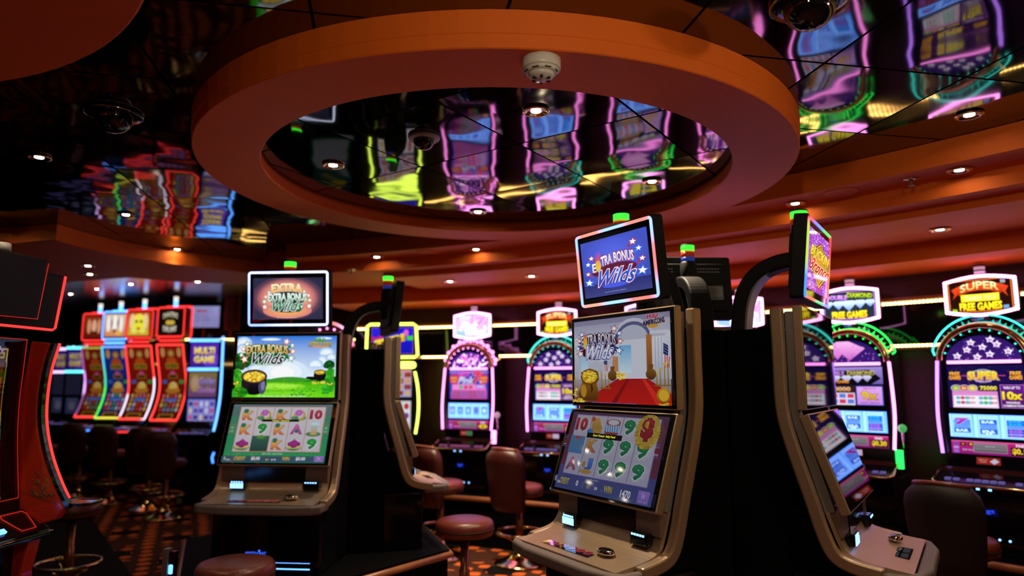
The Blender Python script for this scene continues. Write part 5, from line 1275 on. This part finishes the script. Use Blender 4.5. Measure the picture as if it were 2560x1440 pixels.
def curve_machine(px, Y, label, body, pic, cols, dim, az=-6):
    p = at(px, 960, Y)
    t = thing('curved_slot_machine', label, 'slot machine', (p.x, Y, .003), D(az), 'curved slot machines of the far row')
    prof = smooth_path([(.0, 1.72), (.05, 1.55), (.115, 1.35), (.12, 1.2), (.055, 1.04), (-.03, .92)], 5)
    cab = MB().prism(prof + [(-.20, .80), (-.22, .74), (-.05, .72), (-.05, .0), (.42, .0), (.42, 1.74)], -.215, .215, 'x').build('cabinet', M['gloss_black'], t, .006)
    # lit tube round the curved screen
    L = [(-.195, y - .012, z) for y, z in prof]; R = [(.195, y - .012, z) for y, z in prof[::-1]]
    path = L + R
    per = []
    for i in range(len(path)):
        a_, b_ = Vector(path[i]), Vector(path[(i + 1) % len(path)]); k = max(1, int((b_ - a_).length / .05)); per += [tuple(a_ + (b_ - a_) * j / k) for j in range(k)]
    m = MB().tube(per, .0105, 6, True); o = m.build('neon_border', M_GLOW, t); N = len(per); cv = []
    for i in range(N): cv += [cols[int(i / N * len(cols)) % len(cols)]] * 6
    o.data.color_attributes.new('Col', 'FLOAT_COLOR', 'POINT').data.foreach_set('color', [x for c_ in cv for x in (*c_, 1.)])
    a = art_curve(body == 'blue_plastic', dim)
    a.bend(prof, 1.32).parent = t
    # topper box with its own bright rim
    top = MB().prism(rrect(-.205, 1.80, .205, 2.13, .03), -.02, .12, 'y').build('topper', M[body], t, .008)
    lamp = M['neon_blue'] if body == 'blue_plastic' else M['neon_red']
    MB().tube([(x, -.022, z) for x, z in rrect(-.198, 1.807, .198, 2.123, .03)], .008, 6, True).tube([(x, .125, z) for x, z in rrect(-.198, 1.807, .215, 2.145, .03)], .011, 6, True).build('neon_border', lamp, top)
    q = Art(200, 150, .33, .26, 1.0); pic(q); q.build('screen_picture', top, (-.01, -.023, 1.965))
    m = MB()
    for k in range(3): m.box(-.15 + .105 * k, -.06 + .105 * k, -.03, .0, 1.755, 1.775)
    m.build('lower_lamp', lamp, t)
    MB().box(-.14, .14, .03, .12, 1.73, 1.81).build('neck', M['gloss_black'], t)
    s_ = MB().lathe([(.028, 2.135), (.028, 2.20)], 12, 0, Matrix.Translation((0, .06, 0))).build('signal_light', M['neon_blue'], t)
    MB().lathe([(.030, 2.205), (.030, 2.25)], 12, 0, Matrix.Translation((0, .06, 0))).build('white_lens', M['seg_w2'], s_)
    con = MB().prism([(-.10, .86), (-.26, .80), (-.26, .765), (-.10, .765)], -.22, .22, 'x').build('console', M['gloss_black'], t, .006)
    MB().tube([(-.225, -.2, .80), (-.20, -.265, .785), (.20, -.265, .785), (.225, -.2, .80)], .010, 6).build('console_light', M['neon_red'] if body != 'blue_plastic' else M['glow_blue'], con)
    for k in range(4): MB().box(-.16 + .09 * k, -.10 + .09 * k, -.22, -.18, .812, .832).build('play_key', M_KEY, con, .003)
    for o in t.children_recursive:                   # the cabinet proper is a little taller than its base
        for v in o.data.vertices:
            if v.co.z > .86: v.co.z = .86 + (v.co.z - .86) * 1.163
            v.co.x *= .90
    return t
M['seg_w2'] = glow('white_lens', (1, .95, .85), .9)
def pic_drum(q):
    q.rect(0, 0, 200, 150, '#0c0a08'); q.text('DANCING', 100, 40, 130, 34, '#d8d0b8', '#8a8070', '#3a1c10', .02, .05, 0, 0, 12); q.ell(85, 78, 24, 15, '#c8a83a'); q.ell(118, 78, 24, 15, '#c8a83a'); q.text('DRUMS', 100, 114, 120, 36, '#d8d0c0', '#9a9080', '#3a1c10', .02, .05, 0, 0, -8)
def pic_gold(q):
    q.rect(0, 0, 200, 150, '#c8481c', '#d8a83a')
    for x, y, rx, ry, c in ((40, 60, 26, 50, '#e8c89a'), (160, 60, 26, 50, '#e8c89a'), (100, 40, 50, 30, '#f0e050'), (100, 85, 56, 42, '#e8e03a'), (78, 60, 14, 10, '#6a5a10'), (122, 60, 14, 10, '#6a5a10'), (100, 105, 16, 10, '#c83a1c'), (60, 120, 30, 16, '#d8e060'), (140, 120, 30, 16, '#d8e060')): q.ell(x, y, rx, ry, c)
def pic_white(q):
    q.rect(0, 0, 200, 150, '#d8c0b0', '#c87a5a')
    for x, y, rx, ry, c in ((40, 70, 20, 60, '#f0e8e0'), (100, 60, 26, 56, '#f8f0e8'), (160, 70, 20, 60, '#f0e8e0'), (70, 60, 8, 30, '#3a2a28'), (130, 60, 8, 30, '#3a2a28'), (100, 110, 14, 12, '#2a1a18'), (60, 125, 34, 14, '#e0904a'), (140, 125, 34, 14, '#e8b040')): q.ell(x, y, rx, ry, c)
def pic_dim(q):
    q.rect(0, 0, 200, 150, '#8a2a10', '#5a1408')
    for x, y, rx, ry, c in ((50, 70, 18, 50, '#c8906a'), (100, 70, 24, 46, '#d8a080'), (150, 70, 18, 50, '#c8906a'), (100, 110, 14, 10, '#3a1c14')): q.ell(x, y, rx, ry, c)
r_, w_, g_, y_, p_ = (2.0, .085, .07), (1.5, 1.3, 1.6), (.10, 1.4, .15), (1.2, 1.1, .1), (1.2, .5, 1.5)
curve_machine(419, 8.6, 'red curved slot machine with a dark topper, first of the far row', 'red_plastic', pic_drum, [r_] * 8, .5)
curve_machine(340, 8.87, 'red curved slot machine with a golden topper, beside the blue one', 'red_plastic', pic_gold, [r_, r_, w_, r_, w_, w_, r_, r_], .48)
curve_machine(280, 9.13, 'blue curved slot machine in the far row', 'blue_plastic', pic_white, [(.1, .9, 1.4), (.1, 1, .7), g_, g_, y_, y_, p_, p_, p_, (.3, .6, 1.6)], .45)
curve_machine(228, 9.4, 'dim red curved slot machine with red topper, just past the blue one', 'red_plastic', pic_dim, [(.5, .1, .4), p_, (.3, .1, .3), r_, r_, (.4, .02, .02), r_, (.5, .5, .05)], .32)

def multi_machine(px, Y, label, lamp, lamp2, dim, pics=True, az=-4, W_=.36):
    p = at(px, 960, Y)
    t = thing('multi_game_machine', label, 'slot machine', (p.x, Y, .003), D(az), 'purple fronted multi game machines')
    h = W_ / 2
    MB().prism([(.0, 1.90), (.0, .95), (-.10, .86), (-.22, .80), (-.22, .74), (-.08, .72), (-.08, .0), (.38, .0), (.38, 1.90)], -h - .03, h + .03, 'x').build('cabinet', M['gloss_black'], t, .008)
    for z, nm in ((1.885, 'upper_lamp'), (1.545, 'middle_lamp')): MB().box(-h, h, -.03, .0, z - .018, z + .018).build(nm, M[lamp], t, .004)
    a = Art(200, 150, W_ * .94, .27, dim); a.rect(0, 0, 200, 150, '#5a2ab8', '#4a1c98'); a.ell(150, 110, 60, 50, '#6a3ad0'); a.text('MULTI', 100, 48, 150, 46, '#fff0a0', '#e8b840', '#2a1048', .03, .06); a.text('GAME', 100, 104, 150, 46, '#fff0a0', '#e8b840', '#2a1048', .03, .06)
    a.build('sign_picture', t, (0, -.004, 1.715))
    if pics:
        a = Art(200, 160, W_ * .94, .29, dim * .6); a.rect(0, 0, 200, 160, '#a08a4a', '#7a4a8a'); a.ell(45, 70, 34, 56, '#c8a06a'); a.ell(45, 66, 22, 34, '#d8b090'); a.text('Golden', 130, 55, 120, 50, '#d8c0f0', '#9a7ad8', '#3a2060', .03, .04, .3); a.text('Goddess', 130, 112, 130, 44, '#e0b0e8', '#b070c8', '#3a2060', .03, .04, .3)
        a.build('upper_picture', t, (0, -.004, 1.365))
        a = Art(200, 160, W_ * .94, .27, dim * .75); a.rect(0, 0, 200, 160, '#5a6ad8', '#4a4ac0')
        for i in range(5):
            a.rect(8 + 38 * i, 8, 40 + 38 * i, 150, '#a8a8f0')
            for j in range(3): a.ell(24 + 38 * i, 34 + 46 * j, 13, 18, random.choice(('#3a2a7a', '#d84a8a', '#e8d0a0', '#6a3ab8', '#d8d8ff')), 10)
        a.build('lower_picture', t, (0, -.004, 1.065))
    else:
        a = Art(200, 160, W_ * .9, .30, .08); a.rect(0, 0, 200, 160, '#5a5a8a'); a.build('upper_picture', t, (0, -.004, 1.365))
        a = Art(200, 160, W_ * .7, .22, .08); a.rect(0, 0, 200, 160, '#8a90d8', '#6a70b8'); a.ell(100, 80, 50, 44, '#c8c8e8'); a.build('lower_picture', t, (0, -.004, 1.06))
    P = smooth_path([(.0, 1.93), (.01, 1.6), (.01, 1.25), (-.04, 1.0), (-.10, .84)], 5)
    MB().tube([(h + .045, p_[0] - .02, p_[1]) for p_ in P], .013, 8).build('side_neon', M[lamp2], t)
    con = MB().box(-h, h, -.24, -.10, .795, .815).build('console', M['gloss_black'], t, .004)
    for k in range(5): MB().box(-.14 + .06 * k, -.10 + .06 * k, -.21, -.17, .816, .828).build('play_key', M_KEY, con, .003)
    MB().tube([(h + .05, -.09, .60), (h + .035, -.1, .54), (h + .05, -.1, .48)], .012, 6).build('foot_light', M['glow_blue'], t)
    MB().lathe([(.025, 1.90), (.025, 1.97)], 12, 0, Matrix.Translation((0, .1, 0))).build('signal_light', M['panel_brown'], t)
    return t
M['neon_cyan'] = glow('neon_cyan', (.12, .85, .9), 2.2)
M['neon_lilac'] = glow('neon_lilac', (.75, .55, 1.0), 1.8)
M['neon_mix'] = glow('neon_rose', (1.0, .28, .30), 1.6)
multi_machine(507, 8.1, 'purple fronted multi game machine with a tall blue neon edge, beside the gold kettle machine', 'neon_blue', 'neon_blue', .9)
multi_machine(184, 9.9, 'multi game machine with teal lamps beyond the red and blue row', 'neon_cyan', 'neon_lilac', .4, False, W_=.26)
multi_machine(150, 10.25, 'multi game machine with lilac lamps, second beyond the red and blue row', 'neon_lilac', 'neon_lilac', .3, False, W_=.26)
multi_machine(118, 10.6, 'multi game machine with a rose neon edge, third beyond the red and blue row', 'neon_lilac', 'neon_mix', .2, False, W_=.26)
# ---------------------------------------------------------------- red winged machine close by, facing across the picture
def winged_machine():
    t = thing('winged_slot_machine', 'curved slot machine with red lacquered wings and red neon edges, closest to the viewer', 'slot machine', (-2.17, 2.72, .005), D(85))
    front = smooth_path([(-.10, 1.565), (-.07, 1.43), (-.068, 1.25), (-.107, 1.094), (-.174, .953), (-.235, .861)], 4)
    wing = front + [(-.20, .815), (-.094, .782), (-.03, .80), (-.015, .905), (.012, 1.1), (.016, 1.315), (-.01, 1.575)]
    for sx in (-1, 1):
        w = MB().prism(wing, .312 * sx, .352 * sx, 'x').build('side_wing', M['red_gloss'], t, .006)
        m = MB()
        random.seed(4)
        for k in range(34):                          # gilt scrollwork low on the wing
            y, z = -.075 - random.random() * .10, .90 + random.random() * .11
            if y < -.19 + (z - .9) * .5: continue
            m.tube([(.311 * sx, y + .011 * cos(q * .9 + k), z + .011 * sin(q * .9 + k)) for q in range(5)], .0018, 4)
        for k in range(22): m.box(.3095 * sx - .001, .3095 * sx + .001, -.19 + .008 * k, -.186 + .008 * k, .885 + .0022 * k, .8885 + .0022 * k)
        m.build('gilt_scrollwork', M['gold_dull'], w)
        MB().prism(ribbon([(p[0] - .011, p[1]) for p in front], .016), .318 * sx, .348 * sx, 'x').build('black_edging', M['gloss_black'], w)
        MB().tube([(.347 * sx, p[0] - .020, p[1]) for p in front[:-2]], .0062, 8).build('wing_neon', M['neon_red'], w)
        MB().prism([(-.05, .0), (-.02, .72), (-.13, .80), (-.09, .60), (-.12, .3), (-.11, .0)], .28 * sx, .35 * sx, 'x').build('lower_wing', M['red_gloss'], t, .01)
    face = smooth_path([(.0, 1.58), (.004, 1.45), (.008, 1.31), (.0, 1.15), (-.03, .905)], 4)
    MB().prism(face + [(-.035, .86), (.30, .80), (.30, 1.60)], -.31, .31, 'x').build('cabinet', M['screen_glass'], t)
    MB().prism([(-.05, .0), (-.05, .74), (.30, .80), (.30, .0)], -.30, .30, 'x').build('lower_cabinet', M['gloss_black'], t, .006)
    per = [(-.296, p[0] - .006, p[1]) for p in face] + [(.296, p[0] - .006, p[1]) for p in face[::-1]]
    MB().tube(per, .0022, 6, True).build('screen_neon', M['neon_red_dim'], t)
    q = Art(420, 640, .42, .64, .42)
    q.rect(0, 0, 420, 640, '#1a0404', '#240606')
    q.rect(0, 30, 400, 300, '#4a0a08', '#2a0604'); q.rect(0, 130, 400, 190, '#b81c10', '#8a120a'); q.rect(0, 70, 400, 110, '#6a100a')
    def key(x, y, s, fx, fy):
        for a_, b_, c_, d_ in ((0, 0, 6, 50), (0, 0, 50, 6), (44, 0, 50, 36), (14, 30, 50, 36), (14, 14, 20, 36), (14, 14, 34, 20)):
            x0, x1 = sorted((x + fx * a_ * s, x + fx * c_ * s)); y0, y1 = sorted((y + fy * b_ * s, y + fy * d_ * s)); q.rect(x0, y0, x1, y1, '#d8a83a')
    for fx, x in ((1, 4), (-1, 414)): key(x, 8, 1.2, fx, 1); key(x, 330, 1.2, fx, -1)
    q.rect(410, 60, 414, 280, '#c87a2a'); q.rect(4, 60, 8, 280, '#c87a2a'); q.rect(60, 8, 360, 13, '#d8a83a'); q.rect(60, 326, 360, 331, '#d8a83a')
    q.text('88', 300, 190, 120, 90, '#e8b0a0', '#a83a2a', '#5a0a08', .03, .05)
    q.text('Bally', 350, 18, 90, 34, '#f0d8f0', '#c83a4a', '#4a60c0', .02, .03, .2)
    q.rect(310, 342, 416, 392, '#5a4a2a'); q.rect(314, 346, 412, 388, '#140c08'); q.text('CALL', 362, 357, 70, 18, '#f0e8c0', bold=.05, res=1); q.text('UP', 372, 377, 40, 18, '#e8e020', bold=.05, res=1)
    q.poly([(300, 400), (416, 400), (400, 610), (300, 610)], '#6a100c', '#8a1c14'); q.ell(330, 440, 26, 46, '#2ab8a8'); q.ell(120, 470, 90, 60, '#2a8a7a'); q.ell(200, 520, 60, 40, '#c8a82a')
    q.frame(362, 450, 400, 560, 3, '#b8805a'); q.text('REEL WAYS', 381, 505, 96, 22, '#e0b0a0', None, None, bold=.05, rot=-86, res=1)
    q.ell(350, 590, 40, 12, '#a8d020'); q.ell(360, 605, 36, 10, '#2a8a3a')
    pts = [(250, 612), (400, 612), (412, 622), (412, 630), (400, 638), (250, 638)]; q.poly(pts, '#c8a05a'); q.poly([(250, 615), (398, 615), (408, 623), (408, 629), (398, 635), (250, 635)], '#101418'); q.text('2.00', 370, 625, 40, 12, '#e8e060', res=1)
    q.bend(face, 1.225).parent = t
    con = MB().prism([(.0, .87), (-.05, .855), (-.16, .775), (-.17, .745), (.0, .70)], -.34, .34, 'x').build('console', M['gloss_black'], t, .008)
    MB().tube([(-.345, -.165, .762), (.345, -.165, .762)], .006, 8).build('console_rim', M['chrome'], con)
    sl = Vector((0, -.11, -.08)).normalized(); sn = Vector((0, -.588, .809))
    def dk(x, k, up_=.002): return Vector((x, -.05, .855)) + sl * k + sn * up_
    for x0, x1 in ((-.25, -.02), (.02, .13)):
        for k in (.018, .085): MB().add([dk(x0, k), dk(x1, k), dk(x1, k + .022), dk(x0, k + .022), dk(x0, k, .012), dk(x1, k, .012), dk(x1, k + .022, .012), dk(x0, k + .022, .012)], [(3, 2, 1, 0), (4, 5, 6, 7), (0, 1, 5, 4), (1, 2, 6, 5), (2, 3, 7, 6), (3, 0, 4, 7)]).build('play_key', M['neon_blue'], con, .002)
    MB().tube([dk(.18, .012, .004), dk(.29, .012, .004), dk(.30, .03, .004), dk(.275, .115, .004), dk(.20, .115, .004), dk(.17, .03, .004)], .0028, 6, True).build('pad_neon', M['neon_red_dim'], con)
    # leaning topper
    top = MB().prism([(-.145, 1.865), (-.115, 1.618), (-.03, 1.618), (-.05, 1.865)], -.31, .315, 'x').build('topper', M['matte_black'], t, .008)
    MB().tube([(.312, -.147, 1.862), (.314, -.118, 1.632), (.30, -.116, 1.622), (-.31, -.116, 1.622)], .0052, 8).build('topper_neon', M['neon_red'], top)
    f = MB().prism([(-.205, 1.905), (-.175, 1.645), (-.15, 1.645), (-.17, 1.905)], -.30, .135, 'x').build('front_panel', M['matte_black'], top, .01)
    MB().tube([(.136, -.206, 1.89), (.137, -.178, 1.655), (-.29, -.178, 1.647)], .0016, 6).build('panel_neon', M['neon_red_dim'], f)
    MB().box(-.10, .10, -.02, .10, 1.58, 1.70).build('neck', M['matte_black'], t, .01)
    s_ = MB().lathe([(.030, 1.86), (.030, 1.925)], 16, 0, Matrix.Translation((.02, -.09, 0))).build('signal_light', M['matte_black'], t)
    MB().lathe([(.033, 1.925), (.033, 1.953), (.028, 1.957)], 16, 0, Matrix.Translation((.02, -.09, 0))).build('white_lens', M['white_plastic'], s_)
    tr = MB().prism(rrect(.33, -.32, .45, -.19, .02), .868, .878).build('drink_tray', M['gloss_black'], t, .003)
    MB().tube([(x, y, .879) for x, y in rrect(.333, -.317, .447, -.193, .02)], .0025, 6, True).build('tray_rim', M['chrome'], tr)
M['gold_dull'] = pbr('dull_gilt', (.36, .24, .07), .4, metal=.7)
winged_machine()

# ---------------------------------------------------------------- seats
def make_seat(back, label, loc, rz, h=.60, r=.185, dark=False, group=None):
    t = thing('casino_chair' if back else 'casino_stool', label, 'chair' if back else 'stool', (*loc, .003), rz, group)
    seat = MB().lathe([(.0005, h - .085), (r * .95, h - .085), (r, h - .075), (r * 1.01, h - .045), (r, h - .022), (r * .93, h - .006), (r * .75, h + .002), (.0005, h + .006)], 36).build('seat', M['leather'], t)
    MB().tube([(r * 1.004 * cos(2 * pi * k / 36), r * 1.004 * sin(2 * pi * k / 36), h - .052) for k in range(36)], .0045, 6, True).build('piping', M['leather_dark'], seat)
    MB().lathe([(r * .80, h - .10), (r * .80, h - .084)], 28).build('seat_pan', M['matte_black'], t)
    MB().lathe([(.032, .05), (.030, h * .55), (.024, h * .56), (.024, h - .10)], 18).build('pole', M['wood_metal'], t)
    MB().lathe([(.20, 0), (.20, .008), (.185, .016), (.13, .035), (.085, .055), (.055, .085), (.04, .13)], 32).build('base', M['gold_chrome'], t)
    fr = MB().tube([(.185 * cos(2 * pi * k / 36), .185 * sin(2 * pi * k / 36), .235) for k in range(36)], .011, 8, True)
    for k in range(3): a = 2 * pi * k / 3 + .5; fr.tube([(.03 * cos(a), .03 * sin(a), .15), (.18 * cos(a), .18 * sin(a), .232)], .008, 6)
    fr.build('foot_ring', M['gold_chrome'], t)
    if back:
        m = MB(); v, f = [], []; n, q = 12, 10
        for s_ in (0, 1):
            for i in range(q + 1):
                z = .41 + (.875 - .41) * i / q
                hw = (.145 + .032 * sin(pi * min(1, i / q * .62))) * (1 if i < q - 1 else (.93 if i == q - 1 else .72))
                for j in range(n + 1):
                    u = -1 + 2 * j / n
                    y = .165 + .05 * (i / q) - .055 * u * u + (.055 if s_ else 0) * (1 if 0 < i < q else .55)
                    v.append((hw * u, y, z + (.012 * (1 - u * u) if i == q else 0)))
        w = n + 1; off = (q + 1) * w
        for s_ in (0, 1):
            for i in range(q):
                for j in range(n):
                    a = s_ * off + i * w + j; f.append((a, a + 1, a + w + 1, a + w))
        rim = [j for j in range(w)] + [i * w + n for i in range(1, q + 1)] + [q * w + j for j in range(n - 1, -1, -1)] + [i * w for i in range(q - 1, 0, -1)]
        for i in range(len(rim)): a, b = rim[i], rim[(i + 1) % len(rim)]; f.append((a, b, b + off, a + off))
        b = m.add(v, f, 0, True).build('backrest', M['leather_dark' if dark else 'leather_shaded'], t)
        e = [(v[k + off][0] * .99, v[k + off][1] - .008, v[k + off][2]) for k in range(q * w, q * w + w)]
        MB().tube(e, .014, 8).build('top_roll', M['leather'], b)
        MB().box(-.05, .05, .08, .19, h - .098, h - .085).build('back_bracket', M['matte_black'], t)
    return t
M['wood_metal'] = pbr('bronze_pole', (.30, .10, .05), .25, metal=.6)
def move(o, label, loc, rz):
    c = copy_tree(o); c['label'] = label; c.location = (*loc, .003); c.rotation_euler = (0, 0, rz); return c
G = 'leather chairs at the machines'
ch = make_seat(True, 'brown leather chair with tall back before the pink and teal reel machines', (.06, 5.55), D(140), group=G)
move(ch, 'brown leather chair partly behind the round stool, before the pink reel machine', (-.58, 5.75), D(138))
move(ch, 'brown leather chair facing the purple fronted multi game machine', (-3.62, 7.35), D(178))
FR = 'dark chairs along the far curved machines'
for (px, py), lb in zip(((394, 1262), (301, 1246), (225, 1231), (158, 1216)), ('dim leather chair before the first far curved machine, its foot ring glinting', 'dim leather chair before the second far curved machine', 'dim leather chair before the blue curved machine', 'dim leather chair farthest along the far curved row')):
    p = at_z(px, py, 0); c = move(ch, lb, (p.x + .03 + (.1 if px < 200 else 0), p.y - (.65 if px < 200 else .3)), D(172)); c['group'] = FR
chd = make_seat(True, 'dark backed chair with brown seat before the nearest reel machine', (2.33, 3.72), D(132), dark=True, group=G)
st = make_seat(False, 'round leather stool catching violet light beside the machine seen from its side', (-.27, 4.06), 0, .62, .165, group='round backless stools')
move(st, 'round leather stool in front of the gold kettle machine', (-1.21, 3.13), 1.0)
move(st, 'round stool with a chrome foot ring in the dark behind the red winged machine', (-2.87, 4.62), 2.0)

# ---------------------------------------------------------------- things on the far wall
p = at(500, 791, 9.2)
t = thing('wall_screen', 'pale violet information screen hung on the far back wall', 'screen', (p.x, 9.298, p.z))
MB().box(-.26, .26, -.05, -.001, -.165, .165).build('housing', M['matte_black'], t, .006)
a = Art(450, 270, .49, .29, .55); a.rect(0, 0, 450, 270, '#b0b0f0', '#a8a4e8'); a.text('BINGO', 230, 62, 140, 36, '#c8284a', bold=.06, res=1)
for i, s_ in enumerate(('1 strip card $20', '3 strip cards $30', '6 strip cards $40')): a.text(s_, 220 + 6 * i, 112 + 36 * i, 170 + 12 * i, 20, '#4a4a9a', bold=.03, res=1)
a.build('screen_picture', t, (0, -.052, 0))
def lattice(px0, px1, py0, py1, Y, label, nx, nz):
    p, q = at(px0, py1, Y), at(px1, py0, Y); w, h = q.x - p.x, q.z - p.z
    t = thing('lattice_panel', label, 'lattice', (p.x, Y, p.z), 0, 'wooden lattice panels')
    MB().prism(rrect(0, 0, w, h, .004, 1), -.03, .0, 'y').build('backing', M['black'], t)
    f = MB().box(0, .03, -.05, -.03, 0, h).box(w - .03, w, -.05, -.03, 0, h).box(.03, w - .03, -.05, -.03, 0, .03).box(.03, w - .03, -.05, -.03, h - .03, h).build('frame', M['wood'], t)
    m = MB(); W_, H_ = w - .06, h - .06; s = W_ / nx
    for sg in (1, -1):
        for k in range(-nz * 2, nz * 2 + nx):
            x0 = .03 + k * s; pts = []
            for zz in range(0, 41):
                z = H_ * zz / 40; x = x0 + sg * z * .62 + (0 if sg == 1 else W_)
                if .03 <= x <= .03 + W_: pts.append((x, -.043, .03 + z))
            if len(pts) > 2: m.tube([pts[0], pts[-1]], .011, 5)
    m.build('lattice_bars', M['wood'], t)
lattice(563, 607, 727, 826, 9.28, 'tall wooden diamond lattice panel on the far back wall above the gold kettle machine', 3, 4)
lattice(846, 897, 733, 765, 7.62, 'small wooden diamond lattice above the rainbow arch machine', 3, 2)

# ---------------------------------------------------------------- light of the rest of the hall, camera, view
w = bpy.data.worlds.new('hall'); SC.world = w; w.use_nodes = True
bg = w.node_tree.nodes['Background']; bg.inputs[0].default_value = (1.0, .50, .25, 1); bg.inputs[1].default_value = .035
cam = bpy.data.cameras.new('camera'); co = bpy.data.objects.new('camera', cam); COL.objects.link(co); SC.camera = co
co.location = (0, 0, CZ); co.rotation_euler = (pi / 2 + TH, 0, 0)
cam.sensor_width = 36; cam.lens = 36 * 1707 / 2560
cam.clip_start = .05; cam.clip_end = 100
cam.dof.use_dof = True; cam.dof.focus_distance = 2.6; cam.dof.aperture_fstop = 1.3
SC.view_settings.view_transform = 'Standard'; SC.view_settings.look = 'None'; SC.view_settings.gamma = 1; SC.view_settings.exposure = 0
SC.view_settings.use_curve_mapping = False
SC.cycles.use_denoising = True
SC.cycles.max_bounces = 8; SC.cycles.diffuse_bounces = 4; SC.cycles.glossy_bounces = 4
SC.cycles.sample_clamp_indirect = 4
